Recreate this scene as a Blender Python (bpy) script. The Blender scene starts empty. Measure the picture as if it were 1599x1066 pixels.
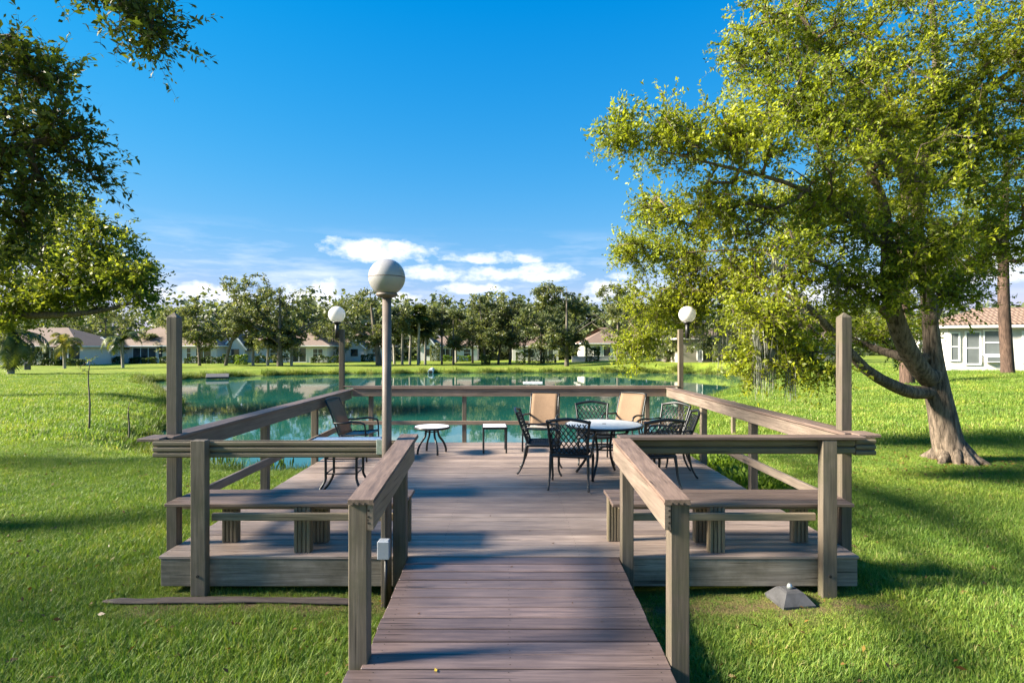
import bpy, math, random
import numpy as np
from mathutils import Vector, Matrix, Euler

SC = bpy.context.scene
COL = SC.collection
R = math.radians
# ------------------------------------------------------------------ camera
EYE = 1.78            # eye height above the deck boards (deck top is z = 0)
F, CX, CY = 900.0, 795.0, 543.0
cam_d = bpy.data.cameras.new('camera')
cam = bpy.data.objects.new('camera', cam_d); COL.objects.link(cam)
cam.location = (0, 0, EYE); cam.rotation_euler = (R(90), 0, 0)
cam_d.sensor_width = 36; cam_d.lens = 36 * F / 1599
cam_d.shift_x = (799.5 - CX) / 1599; cam_d.shift_y = (CY - 533) / 1599
cam_d.clip_end = 5000; cam_d.clip_start = 0.05
SC.camera = cam
# ------------------------------------------------------------------ light
SUN_AZ, SUN_EL = -97.0, 29.0      # degrees right of +Y, elevation
SUN = Vector((math.sin(R(SUN_AZ)) * math.cos(R(SUN_EL)), math.cos(R(SUN_AZ)) * math.cos(R(SUN_EL)), math.sin(R(SUN_EL))))
sd = bpy.data.lights.new('sun', 'SUN'); sd.energy = 5.0; sd.angle = R(10.0); sd.color = (1.0, 0.90, 0.74)
so = bpy.data.objects.new('sun', sd); COL.objects.link(so); so.location = (-40, 20, 40)
so.rotation_euler = SUN.to_track_quat('Z', 'Y').to_euler()
SC.view_settings.view_transform = 'Standard'; SC.view_settings.look = 'None'
SC.view_settings.exposure = 2.25; SC.view_settings.gamma = 1.0
SC.cycles.max_bounces = 8; SC.cycles.transparent_max_bounces = 8
SC.cycles.use_denoising = True


def make_world():
    w = bpy.data.worlds.new('World'); SC.world = w; w.use_nodes = True
    nt = w.node_tree; N = nt.nodes; L = nt.links; N.clear()

    def math_n(op, a, b=None, c=None, clamp=False):
        n = N.new('ShaderNodeMath'); n.operation = op; n.use_clamp = clamp
        for i, v in enumerate((a, b, c)):
            if v is None: continue
            if isinstance(v, (int, float)): n.inputs[i].default_value = v
            else: L.new(v, n.inputs[i])
        return n.outputs[0]
    sky = N.new('ShaderNodeTexSky'); sky.sky_type = 'NISHITA'; sky.sun_disc = False
    sky.sun_elevation = R(SUN_EL); sky.sun_rotation = R(SUN_AZ); sky.air_density = 1.0; sky.dust_density = 0.0; sky.ozone_density = 3.0
    hs = N.new('ShaderNodeHueSaturation'); hs.inputs['Saturation'].default_value = 1.42; hs.inputs['Value'].default_value = 1.0; hs.inputs['Hue'].default_value = .492
    L.new(sky.outputs[0], hs.inputs['Color'])
    # deep saturated blue of the photograph: a smooth per-channel tone curve on the sky's own colour
    sp = N.new('ShaderNodeSeparateColor'); L.new(hs.outputs[0], sp.inputs[0])
    cc = N.new('ShaderNodeCombineColor')
    for i, (sc_, kk) in enumerate(((.97, .17), (1.36, .347), (2.75, .58))):
        xx = sp.outputs[i]
        L.new(math_n('DIVIDE', math_n('MULTIPLY', xx, sc_), math_n('ADD', 1.0, math_n('MULTIPLY', xx, kk))), cc.inputs[i])
    tc = N.new('ShaderNodeTexCoord')
    sep = N.new('ShaderNodeSeparateXYZ'); L.new(tc.outputs['Generated'], sep.inputs[0])
    az = math_n('ARCTAN2', sep.outputs[0], sep.outputs[1])
    el = math_n('ARCSINE', sep.outputs[2])
    cmb = N.new('ShaderNodeCombineXYZ'); L.new(az, cmb.inputs[0]); L.new(math_n('MULTIPLY', el, 1.7), cmb.inputs[1])
    nz = N.new('ShaderNodeTexNoise'); nz.inputs['Scale'].default_value = 22; nz.inputs['Detail'].default_value = 9; nz.inputs['Roughness'].default_value = 0.58
    L.new(cmb.outputs[0], nz.inputs['Vector'])
    nlow = N.new('ShaderNodeTexNoise'); nlow.inputs['Scale'].default_value = 5.5; nlow.inputs['Detail'].default_value = 3
    L.new(cmb.outputs[0], nlow.inputs['Vector'])
    # puffy cumulus: soft bodies at their bearing and height, edges broken by noise
    total = None
    puffs = [(588, 398, 66, 19, 1.0), (672, 431, 42, 13, .9), (770, 406, 60, 9, .8), (758, 432, 46, 12, .9), (842, 430, 44, 15, .95),
             (735, 452, 46, 10, .8), (488, 468, 40, 26, 1.0), (290, 462, 40, 14, .8), (345, 468, 40, 13, .8), (955, 455, 50, 12, .8),
             (972, 432, 17, 7, .7), (880, 470, 50, 9, .7), (620, 470, 40, 10, .7), (185, 455, 50, 14, .8), (1240, 470, 80, 20, .8), (1480, 430, 90, 24, .8), (60, 440, 80, 20, .8)]
    for px, py, rx, ry, s in puffs:
        a0 = math.atan2(px - CX, F); e0 = math.atan2(CY - py, math.hypot(F, px - CX))
        dx = math_n('MULTIPLY', math_n('SUBTRACT', az, a0), F / rx)
        dy0 = math_n('SUBTRACT', el, e0)
        # flatter underside than top
        dy = math_n('MULTIPLY', math_n('MULTIPLY', dy0, F / ry), math_n('ADD', 1.0, math_n('MULTIPLY', math_n('LESS_THAN', dy0, 0.0), .8)))
        r2 = math_n('ADD', math_n('MULTIPLY', dx, dx), math_n('MULTIPLY', dy, dy))
        g = math_n('MULTIPLY', math_n('SUBTRACT', 1.0, math_n('MULTIPLY', r2, .5)), s)
        g = math_n('MAXIMUM', g, -1.0)
        total = g if total is None else math_n('MAXIMUM', total, g)
    dens = math_n('ADD', total, math_n('MULTIPLY', math_n('SUBTRACT', nz.outputs[0], .5), 3.4))
    dens = math_n('MULTIPLY', math_n('SUBTRACT', dens, .02), 1.0, clamp=True)
    # the rest of the horizon carries the same broken cloud belt (behind and beside the camera too)
    belt = math_n('MULTIPLY', math_n('SUBTRACT', nlow.outputs[0], .60), 6.0, clamp=True)
    e1 = math_n('MULTIPLY', math_n('SUBTRACT', .17, el), 12.0, clamp=True)
    e2 = math_n('MULTIPLY', math_n('GREATER_THAN', math_n('ABSOLUTE', az), .80), 1.0)
    belt = math_n('MULTIPLY', math_n('MULTIPLY', belt, e1), e2)
    # thin veils
    cm2 = N.new('ShaderNodeCombineXYZ'); L.new(az, cm2.inputs[0]); L.new(math_n('MULTIPLY', el, 6.0), cm2.inputs[1])
    nv = N.new('ShaderNodeTexNoise'); nv.inputs['Scale'].default_value = 5; nv.inputs['Detail'].default_value = 6; nv.inputs['Roughness'].default_value = .6
    L.new(cm2.outputs[0], nv.inputs['Vector'])
    veil = math_n('MULTIPLY', math_n('SUBTRACT', nv.outputs[0], .46), 3.0, clamp=True)
    ve = math_n('SUBTRACT', 1.0, math_n('MULTIPLY', math_n('ABSOLUTE', math_n('SUBTRACT', el, .115)), 11.0), clamp=True)
    veil = math_n('MULTIPLY', math_n('MULTIPLY', veil, ve), .75)
    dens = math_n('MAXIMUM', math_n('MAXIMUM', dens, belt), veil)
    dens = math_n('MULTIPLY', dens, math_n('MULTIPLY', math_n('ADD', el, .01), 60.0, clamp=True), clamp=True)
    mix = N.new('ShaderNodeMix'); mix.data_type = 'RGBA'
    shade = N.new('ShaderNodeMix'); shade.data_type = 'RGBA'
    shade.inputs[6].default_value = (4.4, 4.6, 5.1, 1); shade.inputs[7].default_value = (6.0, 5.8, 5.6, 1)
    L.new(nz.outputs[0], shade.inputs[0])
    L.new(math_n('MULTIPLY', dens, .95), mix.inputs[0]); L.new(cc.outputs[0], mix.inputs[6]); L.new(shade.outputs[2], mix.inputs[7])
    bg = N.new('ShaderNodeBackground'); bg.inputs[1].default_value = 0.056
    L.new(mix.outputs[2], bg.inputs[0])
    out = N.new('ShaderNodeOutputWorld'); L.new(bg.outputs[0], out.inputs[0])


make_world()


# ================================================================== helpers
def P(px, py, D):
    """a place seen at photograph pixel (px, py) and standing D metres away"""
    return Vector(((px - CX) * D / F, D, EYE - (py - CY) * D / F))


def tag(o, label=None, cat=None, group=None, kind=None):
    if label: o['label'] = label
    if cat: o['category'] = cat
    if group: o['group'] = group
    if kind: o['kind'] = kind
    return o


def link(name, me, parent=None, loc=None, rot=None):
    o = bpy.data.objects.new(name, me); COL.objects.link(o)
    if parent is not None: o.parent = parent
    if loc is not None: o.location = loc
    if rot is not None: o.rotation_euler = rot
    return o


def empty(name, loc=(0, 0, 0), rz=0.0, label=None, cat=None, group=None):
    o = bpy.data.objects.new(name, None); COL.objects.link(o)
    o.location = loc; o.rotation_euler = (0, 0, rz); o.empty_display_size = .1
    return tag(o, label, cat, group)


def copy_tree(o, parent=None):
    c = o.copy(); COL.objects.link(c)
    if parent is not None: c.parent = parent
    for ch in list(o.children): copy_tree(ch, c)
    return c


def np_mesh(name, V, Q, mat=None, attr=None, smooth=False):
    """mesh from an array of points and an array of quads (or tris)"""
    me = bpy.data.meshes.new(name)
    V = np.asarray(V, np.float32); Q = np.asarray(Q, np.int32)
    k = Q.shape[1]
    me.vertices.add(len(V)); me.vertices.foreach_set('co', V.ravel())
    me.loops.add(Q.size); me.loops.foreach_set('vertex_index', Q.ravel())
    me.polygons.add(len(Q)); me.polygons.foreach_set('loop_start', np.arange(0, Q.size, k, dtype=np.int32))
    if smooth: me.polygons.foreach_set('use_smooth', np.ones(len(Q), bool))
    me.update(calc_edges=True)
    if attr is not None:
        a = me.attributes.new('rnd', 'FLOAT', 'FACE'); a.data.foreach_set('value', np.asarray(attr, np.float32))
    if mat: me.materials.append(mat)
    return me


class MB:
    """collects boxes, bars and tubes into one mesh"""
    def __init__(s): s.v = []; s.f = []; s.sm = []

    def add(s, vs, fs, smooth=False):
        o = len(s.v); s.v += [tuple(v) for v in vs]
        for f in fs: s.f.append([i + o for i in f]); s.sm.append(smooth)
        return s

    def box(s, x0, x1, y0, y1, z0, z1, ch=0.0, M=None):
        if ch <= 0:
            vs = [(x, y, z) for z in (z0, z1) for y in (y0, y1) for x in (x0, x1)]
            fs = [(0, 2, 3, 1), (4, 5, 7, 6), (0, 1, 5, 4), (2, 6, 7, 3), (0, 4, 6, 2), (1, 3, 7, 5)]
        else:   # chamfered box
            c = min(ch, (x1 - x0) * .45, (y1 - y0) * .45, (z1 - z0) * .45)
            vs = []
            for z in (z0, z1):
                for y in (y0, y1):
                    for x in (x0, x1):
                        sx = c if x == x0 else -c; sy = c if y == y0 else -c; sz = c if z == z0 else -c
                        vs += [(x, y + sy, z + sz), (x + sx, y, z + sz), (x + sx, y + sy, z)]
            idx = lambda ix, iy, iz, k: (iz * 4 + iy * 2 + ix) * 3 + k
            fs = []
            for i in (0, 1):
                a = [idx(i, 0, 0, 0), idx(i, 1, 0, 0), idx(i, 1, 1, 0), idx(i, 0, 1, 0)]; fs.append(a if i else a[::-1])
                a = [idx(0, i, 0, 1), idx(1, i, 0, 1), idx(1, i, 1, 1), idx(0, i, 1, 1)]; fs.append(a[::-1] if i else a)
                a = [idx(0, 0, i, 2), idx(1, 0, i, 2), idx(1, 1, i, 2), idx(0, 1, i, 2)]; fs.append(a if i else a[::-1])
            for i in (0, 1):
                for j in (0, 1):
                    a = [idx(0, i, j, 1), idx(1, i, j, 1), idx(1, i, j, 2), idx(0, i, j, 2)]; fs.append(a if i ^ j else a[::-1])
                    a = [idx(i, 0, j, 0), idx(i, 1, j, 0), idx(i, 1, j, 2), idx(i, 0, j, 2)]; fs.append(a[::-1] if i ^ j else a)
                    a = [idx(i, j, 0, 0), idx(i, j, 1, 0), idx(i, j, 1, 1), idx(i, j, 0, 1)]; fs.append(a if i ^ j else a[::-1])
                    for k in (0, 1):
                        a = [idx(i, j, k, 0), idx(i, j, k, 1), idx(i, j, k, 2)]; fs.append(a if (i + j + k) % 2 else a[::-1])
        if M is not None: vs = [M @ Vector(v) for v in vs]
        return s.add(vs, fs)

    def bar(s, p, q, w, h, ch=0.0, up=(0, 0, 1)):
        """box from p to q: w across, h along 'up'"""
        p = Vector(p); q = Vector(q); d = q - p; Ln = d.length; d.normalize()
        u = Vector(up); sd_ = d.cross(u)
        if sd_.length < 1e-4: sd_ = d.cross(Vector((0, 1, 0)))
        sd_.normalize(); u = sd_.cross(d)
        M = Matrix(((d.x, -sd_.x, u.x, p.x), (d.y, -sd_.y, u.y, p.y), (d.z, -sd_.z, u.z, p.z), (0, 0, 0, 1)))
        return s.box(0, Ln, -w / 2, w / 2, -h / 2, h / 2, ch, M)

    def tube(s, pts, rad, n=8, cap=True, flat=None):
        """round tube through points; rad a number or list; flat=(wide, thick) gives an oval section"""
        pts = [Vector(p) for p in pts]
        if isinstance(rad, (int, float)): rad = [rad] * len(pts)
        ref = Vector((0, 0, 1)); vs = []; last = None
        for i, p in enumerate(pts):
            t = (pts[min(i + 1, len(pts) - 1)] - pts[max(i - 1, 0)]).normalized()
            if last is None:
                a = t.cross(ref)
                if a.length < .05: a = t.cross(Vector((1, 0, 0)))
            else:
                a = last - t * last.dot(t)
            a.normalize(); last = a; b = t.cross(a)
            fa, fb = flat if flat else (1, 1)
            for k in range(n):
                an = 2 * math.pi * k / n
                vs.append(p + a * math.cos(an) * rad[i] * fa + b * math.sin(an) * rad[i] * fb)
        fs = []
        for i in range(len(pts) - 1):
            for k in range(n):
                k2 = (k + 1) % n
                fs.append((i * n + k, i * n + k2, (i + 1) * n + k2, (i + 1) * n + k))
        s.add(vs, fs, True)
        if cap:
            o = len(s.v) - len(vs)
            s.f.append([o + k for k in range(n)][::-1]); s.sm.append(False)
            e = o + (len(pts) - 1) * n
            s.f.append([e + k for k in range(n)]); s.sm.append(False)
        return s

    def lathe(s, prof, n=24, c=(0, 0, 0), cap=True):
        """profile of (radius, z) turned about the vertical through c"""
        vs = []; fs = []
        for r, z in prof:
            for k in range(n):
                a = 2 * math.pi * k / n
                vs.append((c[0] + r * math.cos(a), c[1] + r * math.sin(a), c[2] + z))
        for i in range(len(prof) - 1):
            for k in range(n):
                k2 = (k + 1) % n
                fs.append((i * n + k, i * n + k2, (i + 1) * n + k2, (i + 1) * n + k))
        s.add(vs, fs, True)
        for i in range(len(prof) - 1):          # flat discs stay flat
            if abs(prof[i + 1][1] - prof[i][1]) < 1e-5:
                q = len(s.sm) - len(fs) + i * n; s.sm[q:q + n] = [False] * n
        o = len(s.v) - len(vs)
        if cap and prof[0][0] > 1e-5: s.f.append([o + k for k in range(n)][::-1]); s.sm.append(False)
        if cap and prof[-1][0] > 1e-5:
            e = o + (len(prof) - 1) * n; s.f.append([e + k for k in range(n)]); s.sm.append(False)
        return s

    def mesh(s, name, mat):
        me = bpy.data.meshes.new(name); me.from_pydata(s.v, [], s.f)
        me.polygons.foreach_set('use_smooth', s.sm); me.update()
        if mat: me.materials.append(mat)
        return me

    def build(s, name, mat, parent=None, loc=None, rot=None):
        return link(name, s.mesh(name, mat), parent, loc, rot)


def curve_pts(ctrl, n=16):
    """Catmull-Rom through control points"""
    c = [Vector(p) for p in ctrl]; c = [c[0] * 2 - c[1]] + c + [c[-1] * 2 - c[-2]]
    out = []; seg = len(c) - 3
    for i in range(n + 1):
        t = i / n * seg; k = min(int(t), seg - 1); t -= k
        a, b, d, e = c[k], c[k + 1], c[k + 2], c[k + 3]
        out.append(.5 * ((2 * b) + (d - a) * t + (2 * a - 5 * b + 4 * d - e) * t * t + (3 * b - a - 3 * d + e) * t ** 3))
    return out


# ================================================================== materials
def nodes(name):
    m = bpy.data.materials.new(name); m.use_nodes = True
    nt = m.node_tree; b = nt.nodes['Principled BSDF']
    return m, nt, b


def ramp(nt, src, stops):
    r = nt.nodes.new('ShaderNodeValToRGB'); e = r.color_ramp.elements
    while len(e) < len(stops): e.new(.5)
    for i, (p, c) in enumerate(stops): e[i].position = p; e[i].color = (*c, 1)
    nt.links.new(src, r.inputs[0]); return r.outputs[0]


def noise(nt, scale, detail=4, vec=None, rough=.5, stretch=None, coord='Object', rand=False):
    N = nt.nodes; L = nt.links
    if vec is None:
        tc = N.new('ShaderNodeTexCoord'); vec = tc.outputs[coord]
    if rand:
        oi = N.new('ShaderNodeObjectInfo'); mu = N.new('ShaderNodeVectorMath'); mu.operation = 'ADD'
        cb = N.new('ShaderNodeCombineXYZ'); k = N.new('ShaderNodeMath'); k.operation = 'MULTIPLY'; k.inputs[1].default_value = 37.0
        L.new(oi.outputs['Random'], k.inputs[0])
        for i in range(3): L.new(k.outputs[0], cb.inputs[i])
        L.new(vec, mu.inputs[0]); L.new(cb.outputs[0], mu.inputs[1]); vec = mu.outputs[0]
    if stretch:
        mp = N.new('ShaderNodeMapping'); mp.inputs['Scale'].default_value = stretch
        L.new(vec, mp.inputs[0]); vec = mp.outputs[0]
    n = N.new('ShaderNodeTexNoise'); n.inputs['Scale'].default_value = scale; n.inputs['Detail'].default_value = detail
    n.inputs['Roughness'].default_value = rough
    L.new(vec, n.inputs['Vector']); return n.outputs[0]


def mixc(nt, fac, a, b, mode='MIX'):
    m = nt.nodes.new('ShaderNodeMix'); m.data_type = 'RGBA'; m.blend_type = mode
    for i, v in ((0, fac), (6, a), (7, b)):
        if isinstance(v, (int, float)): m.inputs[i].default_value = v
        elif isinstance(v, tuple): m.inputs[i].default_value = (*v, 1)
        else: nt.links.new(v, m.inputs[i])
    return m.outputs[2]


def bump(nt, b, src, strength=.3, dist=.01):
    n = nt.nodes.new('ShaderNodeBump'); n.inputs['Strength'].default_value = strength; n.inputs['Distance'].default_value = dist
    nt.links.new(src, n.inputs['Height']); nt.links.new(n.outputs[0], b.inputs['Normal'])


def plain(name, col, rough=.5, metal=0.0, var=.15, scale=8, bmp=0.0, spec=.5):
    m, nt, b = nodes(name)
    f = noise(nt, scale, 5)
    lo = tuple(max(0, c * (1 - var)) for c in col); hi = tuple(min(1, c * (1 + var)) for c in col)
    nt.links.new(ramp(nt, f, [(.3, lo), (.7, hi)]), b.inputs['Base Color'])
    b.inputs['Roughness'].default_value = rough; b.inputs['Metallic'].default_value = metal
    b.inputs['Specular IOR Level'].default_value = spec
    if bmp: bump(nt, b, noise(nt, scale * 4, 4), bmp, .004)
    return m


def wood(name, lo, hi, axis, rough=.55, moss=0.0, grain=1.0, stain=None):
    """weathered board: fine streaks along its length, each board its own tone"""
    m, nt, b = nodes(name); L = nt.links
    st = [11.0, 11.0, 11.0]; st['xyz'.index(axis)] = .55
    g1 = noise(nt, 3.0 * grain, 8, stretch=tuple(st), rand=True, rough=.62)
    st2 = [30.0, 30.0, 30.0]; st2['xyz'.index(axis)] = .8
    g2 = noise(nt, 4.0 * grain, 4, stretch=tuple(st2), rand=True)
    base = ramp(nt, g1, [(.28, lo), (.5, tuple((a + c) / 2 for a, c in zip(lo, hi))), (.72, hi)])
    base = mixc(nt, .5, base, ramp(nt, g2, [(.35, (.55, .55, .55)), (.65, (1.2, 1.2, 1.2))]), 'MULTIPLY')
    oi = nt.nodes.new('ShaderNodeObjectInfo')
    base = mixc(nt, 1.0, base, ramp(nt, oi.outputs['Random'], [(0, (.68, .66, .68)), (.5, (1, 1, 1)), (1, (1.25, 1.22, 1.2))]), 'MULTIPLY')
    blot = noise(nt, 2.6, 5, rand=True, coord='Object')
    base = mixc(nt, .7, base, ramp(nt, blot, [(.3, (.74, .73, .74)), (.7, (1.15, 1.15, 1.15))]), 'MULTIPLY')
    if moss:
        mo = noise(nt, 3.5, 6, rough=.65)
        f = nt.nodes.new('ShaderNodeMapRange'); f.inputs[1].default_value = .45; f.inputs[2].default_value = .75; f.inputs[4].default_value = moss
        L.new(mo, f.inputs[0]); base = mixc(nt, f.outputs[0], base, stain or (.075, .085, .035))
    st3 = [26.0, 26.0, 26.0]; st3['xyz'.index(axis)] = .9
    ck = noise(nt, 1.7 * grain, 2, stretch=tuple(st3), rand=True, rough=.4)          # drying cracks and dark grain lines
    base = mixc(nt, 1.0, base, ramp(nt, ck, [(.27, (.30, .28, .26)), (.335, (1, 1, 1))]), 'MULTIPLY')
    L.new(base, b.inputs['Base Color'])
    rr = nt.nodes.new('ShaderNodeMapRange'); rr.inputs[3].default_value = rough - .1; rr.inputs[4].default_value = rough + .15
    L.new(g1, rr.inputs[0]); L.new(rr.outputs[0], b.inputs['Roughness'])
    bump(nt, b, g1, .35, .004)
    return m


PLK_LO, PLK_HI = (.185, .138, .112), (.36, .282, .235)
M_PLANK = wood('deck_board', PLK_LO, PLK_HI, 'x', .55)
M_RAMP = wood('ramp_board', (.078, .056, .052), (.175, .128, .117), 'x', .34)
M_CAP_X = wood('rail_board_x', (.098, .066, .051), (.20, .142, .112), 'x', .55)
M_CAP_Y = wood('rail_board_y', (.098, .066, .051), (.20, .142, .112), 'y', .55)
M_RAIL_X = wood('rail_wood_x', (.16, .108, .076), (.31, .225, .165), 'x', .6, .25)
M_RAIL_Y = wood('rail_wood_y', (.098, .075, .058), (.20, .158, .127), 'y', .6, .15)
M_POST = wood('post_wood', (.085, .068, .048), (.20, .160, .118), 'z', .7, .8, stain=(.075, .072, .036))
M_FASCIA = wood('fascia_wood', (.12, .10, .07), (.34, .29, .225), 'x', .75, .75, stain=(.075, .065, .038))
M_TIMBER = wood('old_timber', (.05, .035, .03), (.12, .09, .075), 'x', .8)
M_GROOVE = wood('grooved_wood', (.12, .095, .058), (.26, .205, .135), 'x', .65, .4)
M_GROOVEZ = wood('grooved_leg_wood', (.11, .088, .055), (.24, .19, .125), 'z', .65, .4)
M_POLE = plain('brown_pole_paint', (.115, .09, .076), .55, 0, .25, 6)
M_DARK = plain('black_metal', (.018, .02, .022), .38, .3, .2)
M_BLACK = plain('black_plastic', (.012, .012, .013), .45)
M_TABLETOP = plain('pale_table_top', (.58, .57, .55), .5, 0, .1, 20)
M_SIDETOP = plain('frosted_white_top', (.78, .78, .82), .25, 0, .05)
M_STEEL = plain('galvanised', (.42, .46, .46), .4, .7, .2, 30)
M_BOXGREY = plain('grey_box', (.27, .295, .33), .5, 0, .1)
M_CONC = plain('grey_concrete', (.058, .058, .062), .8, 0, .35, 9, .4)
M_HOLE = plain('dark_fixing_and_hole_shade', (.02, .017, .013), .9)  # dark screw heads and bolts; also paints the shade inside hollow openings
M_MOSS = plain('spanish_moss', (.25, .255, .21), .95, 0, .3)
M_WHITEPLASTIC = plain('white_plastic', (.75, .75, .74), .5)
M_WALL = plain('white_wall', (.66, .63, .60), .8, 0, .05, 3)
M_WALLW = plain('white_render', (.56, .535, .50), .8, 0, .05, 3)
M_WALLB = plain('beige_wall', (.30, .27, .23), .8, 0, .08, 3)
M_TRIM = plain('white_trim', (.80, .80, .79), .6, 0, .03)
M_SHADEWALL = plain('porch_screen', (.035, .045, .05), .6)
M_SOIL = plain('mulch', (.10, .065, .04), .95, 0, .4, 10, .4)


def fabric(name, col, trans=.35):
    m, nt, b = nodes(name)
    w = noise(nt, 260, 1); n2 = noise(nt, 5, 3)
    base = mixc(nt, .6, ramp(nt, w, [(.3, tuple(c * .75 for c in col)), (.7, tuple(min(1, c * 1.15) for c in col))]),
                ramp(nt, n2, [(.3, (.85, .85, .85)), (.7, (1.1, 1.1, 1.1))]), 'MULTIPLY')
    nt.links.new(base, b.inputs['Base Color']); b.inputs['Roughness'].default_value = .8
    tr = nt.nodes.new('ShaderNodeBsdfTranslucent'); nt.links.new(base, tr.inputs[0])
    mx = nt.nodes.new('ShaderNodeMixShader'); mx.inputs[0].default_value = trans
    nt.links.new(b.outputs[0], mx.inputs[1]); nt.links.new(tr.outputs[0], mx.inputs[2])
    nt.links.new(mx.outputs[0], nt.nodes['Material Output'].inputs[0])
    return m


M_SLING = fabric('tan_sling', (.30, .195, .12))
M_SLINGSKYLIT = fabric('skylit_sling_seat', (.46, .40, .35), .15)  # the tan sling made paler: sky light on the seat put into its colour


def globe_mat():
    m, nt, b = nodes('opal_globe')
    n = noise(nt, 9, 4)
    c = ramp(nt, n, [(.3, (.74, .73, .71)), (.7, (.85, .84, .82))]); nt.links.new(c, b.inputs['Base Color'])
    b.inputs['Roughness'].default_value = .3
    tr = nt.nodes.new('ShaderNodeBsdfTranslucent'); nt.links.new(c, tr.inputs[0])
    mx = nt.nodes.new('ShaderNodeMixShader'); mx.inputs[0].default_value = .35
    nt.links.new(b.outputs[0], mx.inputs[1]); nt.links.new(tr.outputs[0], mx.inputs[2])
    nt.links.new(mx.outputs[0], nt.nodes['Material Output'].inputs[0])
    return m


M_GLOBE = globe_mat()
M_GLOBESHADE = plain('shaded_globe', (.29, .285, .29), .35, 0, .12, 5)  # opal globe again, greyed: the tree's shade is put into its colour


def leaf_mat(name, lo, mid, hi, trans=.45, rough=.45, tint=(1.25, 1.2, .55)):
    """leaf faces differ by their own 'rnd' value; thin, so light passes through"""
    m, nt, b = nodes(name); L = nt.links
    at = nt.nodes.new('ShaderNodeAttribute'); at.attribute_name = 'rnd'
    c = ramp(nt, at.outputs['Fac'], [(0, lo), (.55, mid), (1, hi)])
    n = noise(nt, .55, 3, coord='Object')
    c = mixc(nt, .8, c, ramp(nt, n, [(.3, (.7, .78, .75)), (.7, (1.2, 1.14, 1.0))]), 'MULTIPLY')
    L.new(c, b.inputs['Base Color']); b.inputs['Roughness'].default_value = rough; b.inputs['Specular IOR Level'].default_value = .35
    tr = nt.nodes.new('ShaderNodeBsdfTranslucent'); L.new(mixc(nt, 1.0, c, tint, 'MULTIPLY'), tr.inputs[0])
    mx = nt.nodes.new('ShaderNodeMixShader'); mx.inputs[0].default_value = trans
    L.new(b.outputs[0], mx.inputs[1]); L.new(tr.outputs[0], mx.inputs[2]); L.new(mx.outputs[0], nt.nodes['Material Output'].inputs[0])
    return m


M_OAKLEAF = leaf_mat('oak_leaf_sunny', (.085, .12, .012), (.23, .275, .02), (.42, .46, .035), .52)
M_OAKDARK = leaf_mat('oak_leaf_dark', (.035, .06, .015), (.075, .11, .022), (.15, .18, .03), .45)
M_OAKMID = leaf_mat('oak_leaf_mid', (.08, .12, .02), (.17, .21, .03), (.30, .32, .05), .55)
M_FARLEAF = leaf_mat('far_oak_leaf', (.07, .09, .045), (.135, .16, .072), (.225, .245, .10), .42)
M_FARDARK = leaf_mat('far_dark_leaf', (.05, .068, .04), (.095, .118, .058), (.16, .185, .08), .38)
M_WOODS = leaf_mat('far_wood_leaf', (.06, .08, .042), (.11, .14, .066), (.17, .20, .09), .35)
M_PALM = leaf_mat('palm_leaf', (.03, .05, .015), (.06, .09, .025), (.13, .15, .03), .3)
M_PALMY = leaf_mat('yellow_palm_leaf', (.06, .075, .015), (.12, .13, .022), (.22, .20, .035), .35)
M_HEDGE = leaf_mat('hedge_leaf', (.025, .05, .015), (.05, .085, .02), (.09, .13, .03), .3)
M_SHOREPLANT = leaf_mat('shore_plant_leaf', (.06, .11, .02), (.10, .17, .03), (.17, .25, .04), .4)
M_GROUNDCOVER = leaf_mat('ground_cover_leaf', (.07, .13, .015), (.13, .21, .02), (.2, .29, .03), .4)
M_FALLEN = leaf_mat('fallen_leaf_brown', (.10, .05, .02), (.16, .09, .03), (.4, .3, .05), .2)


def bark(name, lo, hi, scale=5.0, strength=.9):
    m, nt, b = nodes(name)
    f = noise(nt, scale, 9, stretch=(3.6, 3.6, .6), rough=.72)
    big = noise(nt, .9, 4)
    c = mixc(nt, .8, ramp(nt, f, [(.38, lo), (.62, hi)]), ramp(nt, big, [(.3, (.7, .7, .7)), (.7, (1.2, 1.17, 1.1))]), 'MULTIPLY')
    nt.links.new(c, b.inputs['Base Color']); b.inputs['Roughness'].default_value = .9; b.inputs['Specular IOR Level'].default_value = .2
    bump(nt, b, f, strength, .05)
    return m


M_BARK = bark('oak_bark', (.045, .036, .028), (.235, .185, .145))
M_BARKDARK = bark('dark_bark', (.05, .04, .032), (.15, .12, .095))
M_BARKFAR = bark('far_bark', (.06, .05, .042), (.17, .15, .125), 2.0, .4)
M_BARKPINE = bark('pine_bark', (.04, .027, .022), (.13, .085, .066), 4.0)
M_PALMTRUNK = bark('palm_trunk', (.16, .15, .13), (.36, .34, .30), 3.0, .4)


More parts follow.
